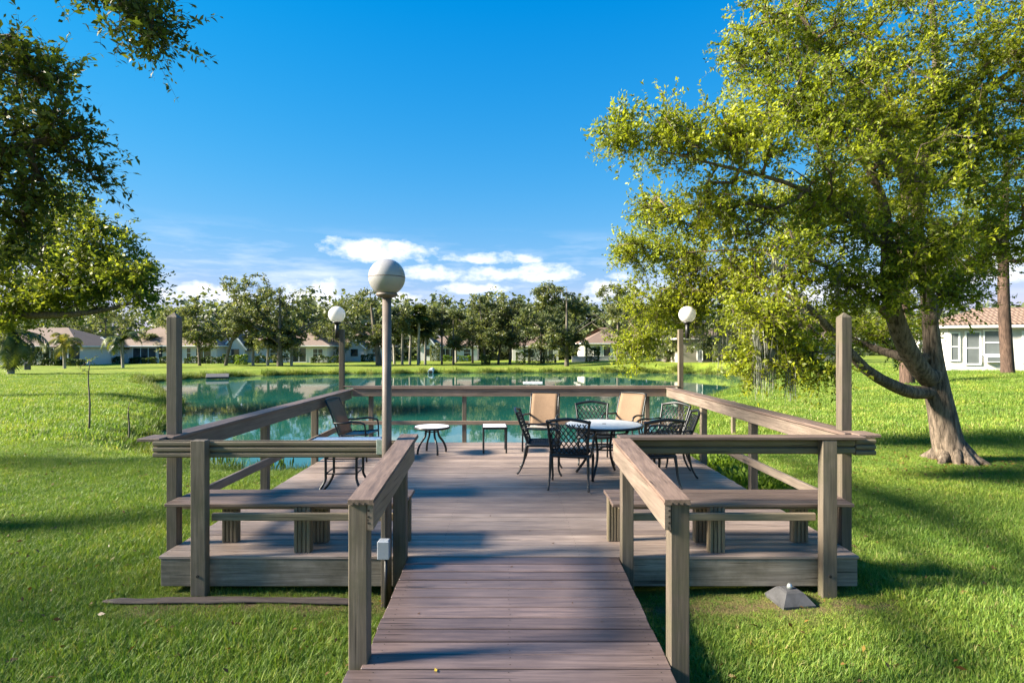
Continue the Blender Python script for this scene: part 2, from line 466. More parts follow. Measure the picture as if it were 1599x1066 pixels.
def lawn_mat():
    m, nt, b = nodes('lawn'); L = nt.links
    n1 = noise(nt, .33, 6, rough=.6); n2 = noise(nt, 4.0, 5, rough=.7); n3 = noise(nt, 60, 3, rough=.7)
    c = ramp(nt, n1, [(.3, (.10, .165, .02)), (.5, (.16, .215, .028)), (.72, (.24, .25, .045))])
    c = mixc(nt, .8, c, ramp(nt, n2, [(.3, (.68, .72, .7)), (.7, (1.25, 1.2, 1.1))]), 'MULTIPLY')
    c = mixc(nt, .85, c, ramp(nt, n3, [(.3, (.55, .58, .5)), (.7, (1.4, 1.35, 1.2))]), 'MULTIPLY')
    at = nt.nodes.new('ShaderNodeAttribute'); at.attribute_name = 'wet'      # bare mud at and below the waterline
    c = mixc(nt, at.outputs['Fac'], c, (.045, .04, .022))
    at2 = nt.nodes.new('ShaderNodeAttribute'); at2.attribute_name = 'bare'   # litter and worn soil
    c = mixc(nt, at2.outputs['Fac'], c, ramp(nt, n3, [(.3, (.09, .06, .035)), (.7, (.24, .165, .09))]))
    L.new(c, b.inputs['Base Color']); b.inputs['Roughness'].default_value = .9; b.inputs['Specular IOR Level'].default_value = .15
    bump(nt, b, n3, .8, .05)
    return m


def blade_mat(name, lo, mid, hi, trans=.35):
    m, nt, b = nodes(name); L = nt.links
    oi = nt.nodes.new('ShaderNodeObjectInfo')
    at = nt.nodes.new('ShaderNodeAttribute'); at.attribute_name = 'rnd'
    ad = nt.nodes.new('ShaderNodeMath'); ad.operation = 'ADD'; L.new(oi.outputs['Random'], ad.inputs[0]); L.new(at.outputs['Fac'], ad.inputs[1])
    hf = nt.nodes.new('ShaderNodeMath'); hf.operation = 'MULTIPLY'; hf.inputs[1].default_value = .5; L.new(ad.outputs[0], hf.inputs[0])
    c = ramp(nt, hf.outputs[0], [(.1, lo), (.5, mid), (.78, hi), (.9, (.34, .30, .13))])
    ge = nt.nodes.new('ShaderNodeNewGeometry')
    n1 = noise(nt, .5, 5, vec=ge.outputs['Position'], rough=.65)
    c = mixc(nt, .9, c, ramp(nt, n1, [(.32, (.62, .74, .75)), (.5, (1, 1, 1)), (.68, (1.4, 1.2, 1.05))]), 'MULTIPLY')
    n2 = noise(nt, 2.6, 4, vec=ge.outputs['Position'], rough=.6)
    c = mixc(nt, .7, c, ramp(nt, n2, [(.3, (.8, .84, .9)), (.55, (1, 1, 1)), (.72, (1.35, 1.2, 1.1))]), 'MULTIPLY')
    L.new(c, b.inputs['Base Color']); b.inputs['Roughness'].default_value = .55; b.inputs['Specular IOR Level'].default_value = .3
    tr = nt.nodes.new('ShaderNodeBsdfTranslucent'); L.new(mixc(nt, 1.0, c, (1.2, 1.2, .6), 'MULTIPLY'), tr.inputs[0])
    mx = nt.nodes.new('ShaderNodeMixShader'); mx.inputs[0].default_value = trans
    L.new(b.outputs[0], mx.inputs[1]); L.new(tr.outputs[0], mx.inputs[2]); L.new(mx.outputs[0], nt.nodes['Material Output'].inputs[0])
    return m


M_LAWN = lawn_mat()
M_BLADE = blade_mat('grass_blade', (.085, .165, .022), (.155, .255, .032), (.28, .345, .06))
M_REED = blade_mat('bank_grass_blade', (.06, .10, .012), (.11, .16, .02), (.17, .20, .035))


def water_mat():
    m, nt, b = nodes('pond_water'); L = nt.links
    n = noise(nt, .12, 3)
    L.new(ramp(nt, n, [(.3, (.008, .064, .050)), (.7, (.012, .088, .068))]), b.inputs['Base Color'])
    b.inputs['Roughness'].default_value = .03; b.inputs['IOR'].default_value = 1.33; b.inputs['Specular IOR Level'].default_value = .5
    w1 = noise(nt, 1.6, 3, stretch=(1.0, .45, 1)); w2 = noise(nt, .25, 2)
    mu = nt.nodes.new('ShaderNodeMath'); mu.operation = 'MULTIPLY'; L.new(w1, mu.inputs[0]); L.new(w2, mu.inputs[1])
    bump(nt, b, mu.outputs[0], .10, .06)
    return m


M_WATER = water_mat()


def roof_mat(name, lo, hi):
    m, nt, b = nodes(name)
    n = noise(nt, 6, 5, stretch=(1, 1, 5)); n2 = noise(nt, .6, 3)
    c = mixc(nt, .7, ramp(nt, n, [(.3, lo), (.7, hi)]), ramp(nt, n2, [(.3, (.85, .85, .85)), (.7, (1.1, 1.1, 1.1))]), 'MULTIPLY')
    nt.links.new(c, b.inputs['Base Color']); b.inputs['Roughness'].default_value = .85
    bump(nt, b, n, .4, .03); return m


M_ROOF = roof_mat('tan_shingle', (.12, .085, .066), (.20, .148, .12))
M_ROOFB = roof_mat('brown_shingle', (.09, .062, .05), (.16, .115, .092))
M_ROOFT = roof_mat('clay_tile', (.10, .066, .05), (.19, .13, .10))


def glass_mat():
    m, nt, b = nodes('window_glass')
    n = noise(nt, 1.2, 3)
    nt.links.new(ramp(nt, n, [(.3, (.015, .02, .022)), (.7, (.05, .06, .065))]), b.inputs['Base Color'])
    b.inputs['Roughness'].default_value = .08; b.inputs['Specular IOR Level'].default_value = .8
    return m


M_GLASS = glass_mat()
M_BLIND = plain('window_blind', (.13, .145, .15), .25, 0, .1, 2)

# ================================================================== terrain and pond
ZW = -0.95
shore_ctrl = [(4.2, 15.5), (3.0, 13.0), (0.5, 12.3), (-2.5, 11.9), (-4.8, 12.1), (-6.6, 12.8), (-8.6, 14.4), (-10.3, 16.9), (-12.2, 21), (-15.8, 27.5), (-20.8, 34.5),
              (-25.2, 40), (-28.5, 46), (-27.5, 52), (-23.5, 56.5), (-17.6, 59.5), (-6.5, 62), (3.9, 63), (12, 63), (19.5, 60), (22, 54), (20.0, 46), (14.5, 36), (9.4, 28), (6.2, 21)]


def closed_curve(ctrl, per=8):
    n = len(ctrl); out = []
    for i in range(n):
        a, b, c, d = (np.array(ctrl[(i + k - 1) % n], float) for k in range(4))
        for j in range(per):
            t = j / per
            out.append(.5 * ((2 * b) + (c - a) * t + (2 * a - 5 * b + 4 * c - d) * t * t + (3 * b - a - 3 * c + d) * t ** 3))
    return np.array(out)


SHORE = closed_curve(shore_ctrl)


def shore_dist(x, y):
    """signed distance to the pond's edge, negative in the water"""
    x = np.asarray(x, float).ravel(); y = np.asarray(y, float).ravel()
    A = SHORE; B = np.roll(SHORE, -1, 0); best = np.full(x.shape, 1e9); inside = np.zeros(x.shape, bool)
    for (ax, ay), (bx, by) in zip(A, B):
        dx, dy = bx - ax, by - ay; l2 = dx * dx + dy * dy + 1e-12
        t = np.clip(((x - ax) * dx + (y - ay) * dy) / l2, 0, 1)
        best = np.minimum(best, (x - ax - t * dx) ** 2 + (y - ay - t * dy) ** 2)
        cond = (ay > y) != (by > y)
        xi = ax + (y - ay) / (by - ay + 1e-12) * dx
        inside ^= cond & (x < xi)
    d = np.sqrt(best); d[inside] *= -1
    return d


def sst(t):
    t = np.clip(t, 0, 1); return t * t * (3 - 2 * t)


def lawn_h(x, y):
    h = -.34 + .80 * sst((x - 5) / 22) * sst(y / 30) - .16 * sst((y - 30) / 40)
    h = h + .10 * sst((3.2 - y) / 3.5) * sst((4 - np.abs(x)) / 3)
    h = h + .03 * np.sin(x * .55 + 1.3) * np.cos(y * .43) + .02 * np.sin(x * 1.3 + y * .9)
    # gentle shoulder of the lawn beside the pond on the left
    return h + .10 * np.exp(-(((x + 17) / 6) ** 2 + ((y - 19) / 7) ** 2))


def ground_h(x, y, d=None):
    x = np.asarray(x, float); y = np.asarray(y, float); sh = x.shape
    xf = x.ravel(); yf = y.ravel()
    if d is None: d = shore_dist(xf, yf)
    lw = lawn_h(xf, yf); bw = np.where(yf > 40, 2.0, np.where(yf > 26, 2.6, 3.0))
    wob = .25 * np.sin(xf * 1.9 + yf * .7) + .18 * np.sin(yf * 2.3 - xf * 1.1)
    t = np.clip((d + wob) / bw, 0, 1)
    h = np.where(d + wob > 0, (ZW - .03) + (lw - ZW + .03) * (1 - (1 - t) ** 2), ZW - .03 - np.minimum(1.2, .4 * np.abs(d + wob)))
    return h.reshape(sh)


def gh(x, y): return float(ground_h(np.array([x]), np.array([y]))[0])


def axis_vals(lo, hi, step, far, grow=1.35):
    v = list(np.arange(lo, hi + 1e-6, step)); s = step
    while v[-1] < far: s *= grow; v.append(v[-1] + s)
    s = step
    while v[0] > -far: s *= grow; v.insert(0, v[0] - s)
    return np.array(v)


gx = axis_vals(-36, 30, .42, 2500); gy = axis_vals(-2, 70, .42, 2500)
GX, GY = np.meshgrid(gx, gy)
dsh = shore_dist(GX, GY)
GZ = ground_h(GX, GY, dsh)
nx, ny = len(gx), len(gy)
ii = (np.arange(ny - 1)[:, None] * nx + np.arange(nx - 1)[None, :]).ravel()
quads = np.stack([ii, ii + 1, ii + nx + 1, ii + nx], 1)
gm = np_mesh('ground', np.stack([GX.ravel(), GY.ravel(), GZ.ravel()], 1), quads, M_LAWN, smooth=True)
wa = gm.attributes.new('wet', 'FLOAT', 'POINT')
wa.data.foreach_set('value', np.clip((ZW + .10 - GZ.ravel()) / .10, 0, 1).astype(np.float32))


def bare_soil(x, y):
    f = np.exp(-(((x - 8.3) / .75) ** 2 + ((y - 10.45) / .6) ** 2)) * 1.2
    f = np.maximum(f, .9 * np.exp(-((y - 4.72) / .22) ** 2) * (np.abs(x) < 3.2) * (np.abs(x) > .9))
    f = np.maximum(f, .7 * np.exp(-(((x - 14.5) / 1.0) ** 2 + ((y - 17.5) / .7) ** 2)))
    return np.clip(f, 0, 1)


ba = gm.attributes.new('bare', 'FLOAT', 'POINT'); ba.data.foreach_set('value', bare_soil(GX.ravel(), GY.ravel()).astype(np.float32))
tag(link('ground', gm), kind='structure')
wv = [(-40, 8, ZW), (34, 8, ZW), (34, 72, ZW), (-40, 72, ZW)]
wm = np_mesh('pond_water', wv, [[0, 1, 2, 3]], M_WATER)
tag(link('pond_water', wm), kind='structure')


# ---------------------------------------------------------------- grass
def clump_mesh(name, nb, rad, hmin, hmax, wid, mat, seed, lean=.5, seg=2):
    rg = np.random.default_rng(seed); V = []; Q = []; A = []
    for i in range(nb):
        a = rg.uniform(0, 6.283); r = rad * math.sqrt(rg.uniform()); bx, by = r * math.cos(a), r * math.sin(a)
        la = rg.uniform(0, 6.283); ln = rg.uniform(.15, 1) * lean; h = rg.uniform(hmin, hmax); w = wid * rg.uniform(.7, 1.2)
        sx, sy = -math.sin(la) * w, math.cos(la) * w; o = len(V)
        for k in range(seg + 1):
            t = k / seg; ww = (1 - t * .85); off = ln * h * t * t
            cx_, cy_, cz_ = bx + math.cos(la) * off, by + math.sin(la) * off, h * t * (1 - .25 * ln * t) - .01
            V += [(cx_ - sx * ww, cy_ - sy * ww, cz_), (cx_ + sx * ww, cy_ + sy * ww, cz_)]
        for k in range(seg): Q.append([o + 2 * k, o + 2 * k + 1, o + 2 * k + 3, o + 2 * k + 2]); A.append(rg.uniform())
    return np_mesh(name, V, Q, mat, A)


def scatter(name, pts, scale, clump, label, cat, seed):
    """one 'stuff' object whose points carry grass tufts"""
    rg = np.random.default_rng(seed); n = len(pts)
    me = bpy.data.meshes.new(name); me.vertices.add(n); me.vertices.foreach_set('co', np.asarray(pts, np.float32).ravel())
    a = me.attributes.new('tuft_scale', 'FLOAT', 'POINT'); a.data.foreach_set('value', np.asarray(scale, np.float32))
    rot = np.stack([rg.normal(0, .12, n), rg.normal(0, .12, n), rg.uniform(0, 6.283, n)], 1).astype(np.float32)
    a = me.attributes.new('tuft_rot', 'FLOAT_VECTOR', 'POINT'); a.data.foreach_set('vector', rot.ravel())
    o = link(name, me); tag(o, label, cat, kind='stuff')
    src = bpy.data.objects.new(name + '_tuft', clump)
    ng = bpy.data.node_groups.new(name, 'GeometryNodeTree')
    ng.interface.new_socket('Geometry', in_out='INPUT', socket_type='NodeSocketGeometry')
    ng.interface.new_socket('Geometry', in_out='OUTPUT', socket_type='NodeSocketGeometry')
    N = ng.nodes; L = ng.links
    gi = N.new('NodeGroupInput'); go = N.new('NodeGroupOutput')
    oi = N.new('GeometryNodeObjectInfo'); oi.inputs['Object'].default_value = src
    oi.inputs['As Instance'].default_value = True
    iop = N.new('GeometryNodeInstanceOnPoints')
    s1 = N.new('GeometryNodeInputNamedAttribute'); s1.data_type = 'FLOAT'; s1.inputs['Name'].default_value = 'tuft_scale'
    s2 = N.new('GeometryNodeInputNamedAttribute'); s2.data_type = 'FLOAT_VECTOR'; s2.inputs['Name'].default_value = 'tuft_rot'
    L.new(gi.outputs[0], iop.inputs['Points']); L.new(oi.outputs['Geometry'], iop.inputs['Instance'])
    L.new(s1.outputs[0], iop.inputs['Scale']); L.new(s2.outputs[0], iop.inputs['Rotation']); L.new(iop.outputs[0], go.inputs[0])
    md = o.modifiers.new('tufts', 'NODES'); md.node_group = ng
    return o


def sample_ground(n, x0, x1, y0, y1, seed, wedge=1.45):
    rg = np.random.default_rng(seed)
    y = np.sqrt(rg.uniform(y0 * y0, y1 * y1, n)); x = rg.uniform(-1, 1, n) * (wedge * y + .6)
    k = (x > x0) & (x < x1); x, y = x[k], y[k]
    d = shore_dist(x, y)
    on_deck = (np.abs(x) < 3.02) & (y > 4.97) & (y < 11.2)
    on_ramp = (x > -.93) & (x < .96) & (y < 4.97)
    k = (d > .25) & ~on_deck & ~on_ramp
    return x[k], y[k], d[k], rg


def grass():
    c1 = clump_mesh('lawn_tuft', 52, .13, .028, .066, .0038, M_BLADE, 1, 1.0)
    x, y, d, rg = sample_ground(92000, -40, 40, 2.4, 13.0, 11)
    z = ground_h(x, y, d)
    sc = rg.uniform(.75, 1.3, len(x)) * (1 + .25 * np.sin(x * 2.1) * np.sin(y * 1.7))
    near = (np.abs(x) < 3.3) & (y > 4.3) & (y < 5.0)                     # thin, trampled along the deck's front edge
    sc[near] *= .7; sc *= 1 - .6 * bare_soil(x, y)
    scatter('lawn_grass', np.stack([x, y, z], 1), sc, c1, 'short green lawn grass around the wooden deck', 'grass', 3)
    c2 = clump_mesh('far_lawn_tuft', 40, .30, .05, .11, .010, M_BLADE, 2, 1.0)
    x, y, d, rg = sample_ground(68000, -60, 60, 12.6, 48.0, 12, 1.25)
    z = ground_h(x, y, d)
    scatter('distant_lawn_grass', np.stack([x, y, z], 1), rg.uniform(.7, 1.3, len(x)), c2, 'sunlit lawn grass sloping towards the pond', 'grass', 4)
    # rank growth along the water's edge
    c3 = clump_mesh('bank_tuft', 34, .22, .12, .38, .010, M_REED, 5, .7, 3)
    rg = np.random.default_rng(9); n = 5200
    k = rg.integers(0, len(SHORE), n); t = rg.uniform(0, 1, n)[:, None]
    p = SHORE[k] * (1 - t) + np.roll(SHORE, -1, 0)[k] * t
    p = p + rg.normal(0, .35, (n, 2)); d = shore_dist(p[:, 0], p[:, 1]); h = ground_h(p[:, 0], p[:, 1], d)
    keep = (d > -.15) & (d < 1.6) & (h > ZW - .05) & ~((np.abs(p[:, 0]) < 3.3) & (p[:, 1] < 14)); p, h = p[keep], h[keep]
    far = np.clip((p[:, 1] - 14) / 30, 0, 1)
    scatter('bank_grass', np.stack([p[:, 0], p[:, 1], h], 1), rg.uniform(.5, .9, len(p)) + far * .55, c3, 'longer grass and weeds along the edge of the pond', 'grass', 6)


grass()


# ================================================================== deck
DX = 3.0; DY0, DY1 = 4.93, 10.9; PW = .142; PT = .027
GREY_OUT = None


def plank_mesh(name, length, width, thick, mat, ch=.004):
    return MB().box(-length / 2, length / 2, -width / 2, width / 2, -thick, 0, ch).mesh(name, mat)


def make_deck():
    rg = random.Random(4)
    d = empty('deck', (0, 7.9, -.34), 0, 'large square weathered timber deck with railings built out over the pond edge', 'deck')
    off = Vector((0, 7.9, -.34))
    n = int(round((DY1 - DY0) / PW)); w = (DY1 - DY0) / n
    pm = plank_mesh('plank', DX * 2, w - .011, PT, M_PLANK)
    for i in range(n):
        link('plank', pm, d, Vector((rg.uniform(-.004, .004), DY0 + (i + .5) * w, rg.uniform(-.0015, .0015))) - off, (rg.uniform(-.002, .002), 0, rg.uniform(-.0006, .0006)))

    def part(name, mb, mat, label=None):
        o = mb.build(name, mat, d); o.data.transform(Matrix.Translation(-off))
        if label: o['label'] = label
        return o
    m = MB()
    for i in range(n):
        for x in (-2.95, -1.8, -.6, .6, 1.8, 2.95):
            for dy in (-.035, .035):
                cx_, cy_ = x + rg.uniform(-.008, .008), DY0 + (i + .5) * w + dy
                m.add([(cx_ + .0045 * math.cos(a * 1.0472), cy_ + .0045 * math.sin(a * 1.0472), .0026) for a in range(6)], [(0, 1, 2, 3, 4, 5)])
    part('screws', m, M_HOLE)['kind'] = 'stuff'
    # beams round the edge
    part('fascia', MB().box(-DX + .012, -.93, DY0 + .012, DY0 + .055, -.262, -PT - .002, .004), M_FASCIA, 'stained grey front beam of the deck')
    part('fascia', MB().box(.985, DX - .012, DY0 + .012, DY0 + .055, -.262, -PT - .002, .004), M_FASCIA, 'stained grey front beam of the deck')
    part('fascia', MB().box(-.928, .983, DY0 + .02, DY0 + .055, -.262, -PT - .002, .004), M_FASCIA)
    for s in (-1, 1):
        x = s * (DX - .034)
        part('side_beam', MB().box(x - .02, x + .02, DY0 + .058, DY1 - .06, -.262, -PT - .002, .004), M_RAIL_Y)
    part('back_beam', MB().box(-DX + .012, DX - .012, DY1 - .055, DY1 - .015, -.262, -PT - .002, .004), M_RAIL_X)
    for yy in (6.9, 8.9):
        part('joist', MB().box(-DX + .06, DX - .06, yy - .02, yy + .02, -.24, -PT - .002), M_RAIL_X)
    for x in (-2.6, 0, 2.6):
        for yy in (7.0, 9.0, 10.75):
            zz = gh(x, yy) - .1
            part('support_post', MB().box(x - .05, x + .05, yy + .021, yy + .11, zz, -PT - .002), M_POST)

    def post(x0, x1, y0, y1, z0, z1, cap=0.0, bow=0):
        mb = MB().box(x0, x1, y0, y1, z0, z1, .005)
        if cap:
            cx_, cy_ = (x0 + x1) / 2, (y0 + y1) / 2
            mb.add([(x0 + .003, y0 + .003, z1), (x1 - .003, y0 + .003, z1), (x1 - .003, y1 - .003, z1), (x0 + .003, y1 - .003, z1), (cx_, cy_, z1 + cap)],
                   [(0, 1, 4), (1, 2, 4), (2, 3, 4), (3, 0, 4), (3, 2, 1, 0)])
        return part('post', mb, M_POST)
    # side posts: fixed to the outside of the deck, rails on their inner face
    for s in (-1, 1):
        def sx(a, b): return (a, b) if s > 0 else (-b, -a)
        zt = 1.035 if s > 0 else 1.0
        xa, xb = sx(DX + .004, DX + .094)
        g = gh(s * 3.1, 5.2) - .1
        p = post(*sx(DX + .006, DX + .100), 5.21, 5.305, g, 2.06, .045); p['label'] = 'tall corner post with pointed top'
        for yy in (7.16, 9.0):
            post(xa, xb, yy, yy + .09, max(gh(s * 3.05, yy) - .1, -1.6), zt - .03)
        p = post(*((3.215, 3.305) if s > 0 else (-3.225, -3.135)), 10.92, 11.01, -1.7, 2.13, 0); p['label'] = 'tall back corner post carrying a globe lamp'
        # top board on edge, inner side
        part('side_rail', MB().box(*sx(DX - .036, DX + .002), 5.03, 10.86, zt - .175, zt - .031, .004), M_RAIL_Y)
        part('side_rail_cap', MB().box(*sx(DX - .055, DX + .005), 5.06, 10.9, zt - .029, zt, .005), M_CAP_Y)
        o_ = part('side_rail_cap', MB().box(*sx(DX + .007, DX + .004 + .20), 4.955, 5.193, zt - .029, zt, .005), M_CAP_Y)
        part('side_rail_cap', MB().box(*sx(DX + .007, DX + .13), 5.327, 10.90, zt - .029, zt - .001, .005), M_CAP_Y)
        part('lower_rail', MB().box(*sx(DX - .036, DX + .002), 5.34, 10.85, .33, .42, .004), M_RAIL_Y)
    # back rail
    for x in (-2.62, -.85, .92, 2.62):
        post(x - .04, x + .04, DY1 + .004, DY1 + .09, -1.7, 1.025)
    part('back_rail', MB().box(-DX + .04, DX - .04, DY1 - .036, DY1 + .002, .865, 1.004, .004), M_RAIL_X)
    part('back_rail_cap', MB().box(-DX - .13, DX + .21, DY1 + .004, DY1 + .12, 1.036, 1.062, .005), M_CAP_X)
    part('back_rail_cap', MB().box(-DX + .06, DX - .06, DY1 - .06, DY1 + .002, 1.006, 1.034, .005), M_CAP_X)
    part('back_lower_rail', MB().box(-DX + .04, DX - .04, DY1 - .036, DY1 + .002, .33, .405, .004), M_RAIL_X)
    # front posts stand before the fascia
    for x, z1 in ((-2.62, 1.0), (2.70, 1.0)):
        post(x - .062, x + .062, DY0 - .082, DY0 - .001, gh(x, 4.9) - .1, z1)
    for x0, x1 in ((-.975, -.865), (.945, 1.045)):
        post(x0, x1, DY0 - .10, DY0 - .003, gh(x0, 4.9) - .1, .985)

    def grooved(x0, x1, y0, y1, z0, z1, name, mat, n=3):
        """board whose face shows long milled grooves"""
        mb = MB(); h = (z1 - z0) / n
        mb.box(x0, x1, y0 + .012, y1, z0, z1)
        for i in range(n):
            mb.box(x0, x1, y0 - .012, y0 + .0115, z0 + i * h + .007, z0 + (i + 1) * h - .007, .006)
        return part(name, mb, mat)
    grooved(-DX - .05, -.875, DY0 + .004, DY0 + .045, .84, .985, 'front_rail', M_GROOVE)
    grooved(.90, DX - .04, DY0 + .004, DY0 + .045, .87, 1.0, 'front_rail', M_GROOVE, 2)
    grooved(DX - .036, DX + .14, DY0 + .004, DY0 + .045, .86, 1.003, 'front_rail', M_GROOVE, 3)
    part('front_rail_cap', MB().box(.93, DX + .002, DY0 - .085, DY0 + .055, 1.004, 1.032, .005), M_CAP_X)
    part('bench_back_rail', MB().box(-2.55, -.98, DY0 + .004, DY0 + .04, .30, .365, .006), M_GROOVE)
    part('bench_back_rail', MB().box(1.05, 2.63, DY0 + .004, DY0 + .04, .30, .365, .006), M_GROOVE)
    for x in (-2.62, 2.70):    # knots and bolt at the foot of the front posts
        part('bolt', MB().tube([(x, DY0 - .09, -.14), (x, DY0 - .081, -.14)], .012, 10), M_HOLE)
    part('rail_bracket', MB().box(-1.135, -1.06, DY0 - .012, DY0 + .05, .87, 1.0, .004), M_STEEL, 'galvanised metal strap around the front rail')
    return d


make_deck()


def make_ramp():
    rg = random.Random(8)
    Z0, S = -.006, .038      # height where it meets the deck, fall per metre
    r = empty('ramp', (0, 3.4, -.34), 0, 'dark composite board walkway with two handrails leading up to the deck', 'ramp')
    off = Vector((0, 3.4, -.34))

    def part(name, mb, mat, label=None):
        o = mb.build(name, mat, r); o.data.transform(Matrix.Translation(-off))
        if label: o['label'] = label
        return o
    y = DY0 - .004; w = .146; i = 0
    m_up = plank_mesh('plank', 1.795, w - .011, PT, M_RAMP, .005)
    m_lo = plank_mesh('plank', 1.86, w - .011, PT, M_RAMP, .005)
    while y > .25:
        yc = y - w / 2; lower = yc < 3.36
        xc = .0375 if not lower else .005
        z = Z0 - S * (DY0 - yc)
        link('plank', m_lo if lower else m_up, r, Vector((xc + rg.uniform(-.006, .006), yc, z + rg.uniform(-.002, .002))) - off,
             (math.atan(S) + rg.uniform(-.006, .006), rg.uniform(-.0015, .0015), rg.uniform(-.0015, .0015)))
        y -= w; i += 1
    m = MB(); y = DY0 - .004
    while y > 1.2:
        for x in (-.78, .0, .86):
            for dy in (-.035, .035):
                cy_ = y - w / 2 + dy; cx_ = x + rg.uniform(-.008, .008); z = Z0 - S * (DY0 - cy_) + .0032
                m.add([(cx_ + .0045 * math.cos(a * 1.0472), cy_ + .0045 * math.sin(a * 1.0472), z) for a in range(6)], [(0, 1, 2, 3, 4, 5)])
        y -= w
    part('screws', m, M_HOLE)['kind'] = 'stuff'
    for x in (-.78, .0, .86):
        part('joist', MB().bar((x, .4, Z0 - S * 4.53 - PT - .075), (x, DY0 - .12, Z0 - S * .12 - PT - .075), .04, .14), M_RAIL_Y)
    # handrails
    for s, xi in ((-1, -.79), (1, .905)):
        xo = xi + s * .036                       # board inside, post outside
        pz0 = gh(xo, 3.3) - .1
        x0, x1 = sorted((xo + s * .002, xo + s * .112))
        part('post', MB().box(x0, x1, 3.36, 3.47, pz0, .868, .005), M_POST)
        ya, yb = 3.35, DY0 - .11
        za, zb = .90, 1.022
        xb0 = xi if s < 0 else xi - .035
        xa0 = xi
        m = MB()
        # inner board, following the slope
        x0, x1 = sorted((xa0, xa0 + s * .034)); x2, x3 = sorted((xb0 - .0, xb0 + s * .034))
        vs = [(x0, ya, za - .178), (x1, ya, za - .178), (x1, ya, za - .032), (x0, ya, za - .032), (x2, yb, zb - .178), (x3, yb, zb - .178), (x3, yb, zb - .032), (x2, yb, zb - .032)]
        fs = [(0, 1, 2, 3), (7, 6, 5, 4), (0, 4, 5, 1), (1, 5, 6, 2), (2, 6, 7, 3), (3, 7, 4, 0)]
        m.add(vs, fs); part('handrail_board', m, M_RAIL_Y)
        x0, x1 = sorted((xa0 - s * .006, xa0 + s * .150)); x2, x3 = sorted((xb0 - s * .006, xb0 + s * .150))
        yb2 = DY0 - .09 if s > 0 else DY0 + .06
        zb2 = za + (zb - za) * (yb2 - ya) / (yb - ya)
        m = MB()
        for (dz0, dz1, inset) in ((-.030, -.017, .0), (-.0165, 0, .004)):
            vs = [(x0 + inset, ya - .008, za + dz0), (x1 - inset, ya - .008, za + dz0), (x1 - inset, ya - .008, za + dz1), (x0 + inset, ya - .008, za + dz1),
                  (x2 + inset, yb2, zb2 + dz0), (x3 - inset, yb2, zb2 + dz0), (x3 - inset, yb2, zb2 + dz1), (x2 + inset, yb2, zb2 + dz1)]
            m.add(vs, fs)
        part('handrail_cap', m, M_CAP_Y)
        # hollow ribs of the composite boards at their cut ends, the shade inside painted as dark discs
        for k in range(3):
            xx = xi + s * (.045 + k * .033)
            part('board_hollow', MB().tube([(xx, ya - .0095, za - .024), (xx, ya - .005, za - .024)], .0075, 8), M_HOLE)
            zz = za - .065 - k * .036
            part('board_hollow', MB().tube([(xi + s * .027, ya - .0015, zz), (xi + s * .027, ya + .003, zz)], .0072, 8), M_HOLE)
    return r


make_ramp()


# ---------------------------------------------------------------- benches
def make_bench(x0, x1, legs, label):
    b = empty('bench', ((x0 + x1) / 2, 5.25, 0), 0, label, 'bench', 'benches behind the front railing')
    off = Vector(((x0 + x1) / 2, 5.25, 0)); rg = random.Random(int(x0 * 100))
    n = 4; y0 = DY0 + .062; w = .128
    pm = plank_mesh('seat_plank', x1 - x0, w - .010, .03, M_CAP_X, .005)
    for i in range(n):
        link('seat_plank', pm, b, Vector(((x0 + x1) / 2 + rg.uniform(-.006, .006), y0 + (i + .5) * w, .43 + rg.uniform(-.002, .002))) - off)
    for lx, ly, wd in legs:
        m = MB(); k = 4; s = wd / k
        m.box(lx - wd / 2, lx + wd / 2, ly + .014, ly + .075, .001, .398)
        for i in range(k): m.box(lx - wd / 2 + i * s + .004, lx - wd / 2 + (i + 1) * s - .004, ly, ly + .0135, .001, .398, .004)
        o = m.build('leg', M_GROOVEZ, b); o.data.transform(Matrix.Translation(-off))
    for yy in (y0 + .16, y0 + .46):
        m = MB().box(x0 + .08, x1 - .08, yy - .018, yy + .018, .345, .3985)
        o = m.build('bearer', M_GROOVE, b); o.data.transform(Matrix.Translation(-off))
    return b


make_bench(-2.99, -.90, [(-1.80, DY0 + .075, .145), (-2.56, 5.27, .14), (-1.73, 5.27, .14), (-.965, 5.30, .11)], 'long weathered plank bench beside the lamp pole and white electrical box')
make_bench(.90, 3.0, [(1.81, DY0 + .075, .14), (1.77, 5.27, .14), (2.67, 5.27, .14), (.965, 5.30, .11)], 'long weathered plank bench near the grey concrete block in the grass')


# ---------------------------------------------------------------- lamps
def globe(mb, c, r, n=28):
    prof = []
    for i in range(19):
        a = math.pi * i / 18
        prof.append((max(r * math.sin(a), 1e-6 if 0 < i < 18 else 0), -r * math.cos(a)))
    return mb.lathe(prof, n, c)


def make_pole_lamp():
    D = 4.80; x = (604 - CX) * D / F; zt = EYE - (462 - CY) * D / F; g = gh(x, D)
    l = empty('globe_lamp', (x, D, g), 0, 'tall round pole lamp with large opal globe greyed with tree shade rising beside the front railing', 'lamp')
    h = zt - g
    MB().tube([(0, 0, -.15), (0, 0, h * .5), (0, 0, h)], [.041, .040, .037], 20).build('pole', M_POLE, l)
    MB().lathe([(.038, h - .02), (.085, h + .0), (.092, h + .015), (.075, h + .028), (.0, h + .028)], 24).build('lamp_collar', M_POLE, l)
    globe(MB(), (0, 0, h + .155), .152, 36).build('globe', M_GLOBESHADE, l)
    MB().lathe([(.1515, h + .151), (.1532, h + .153), (.1532, h + .157), (.1515, h + .159)], 36).build('seam', M_POLE, l)


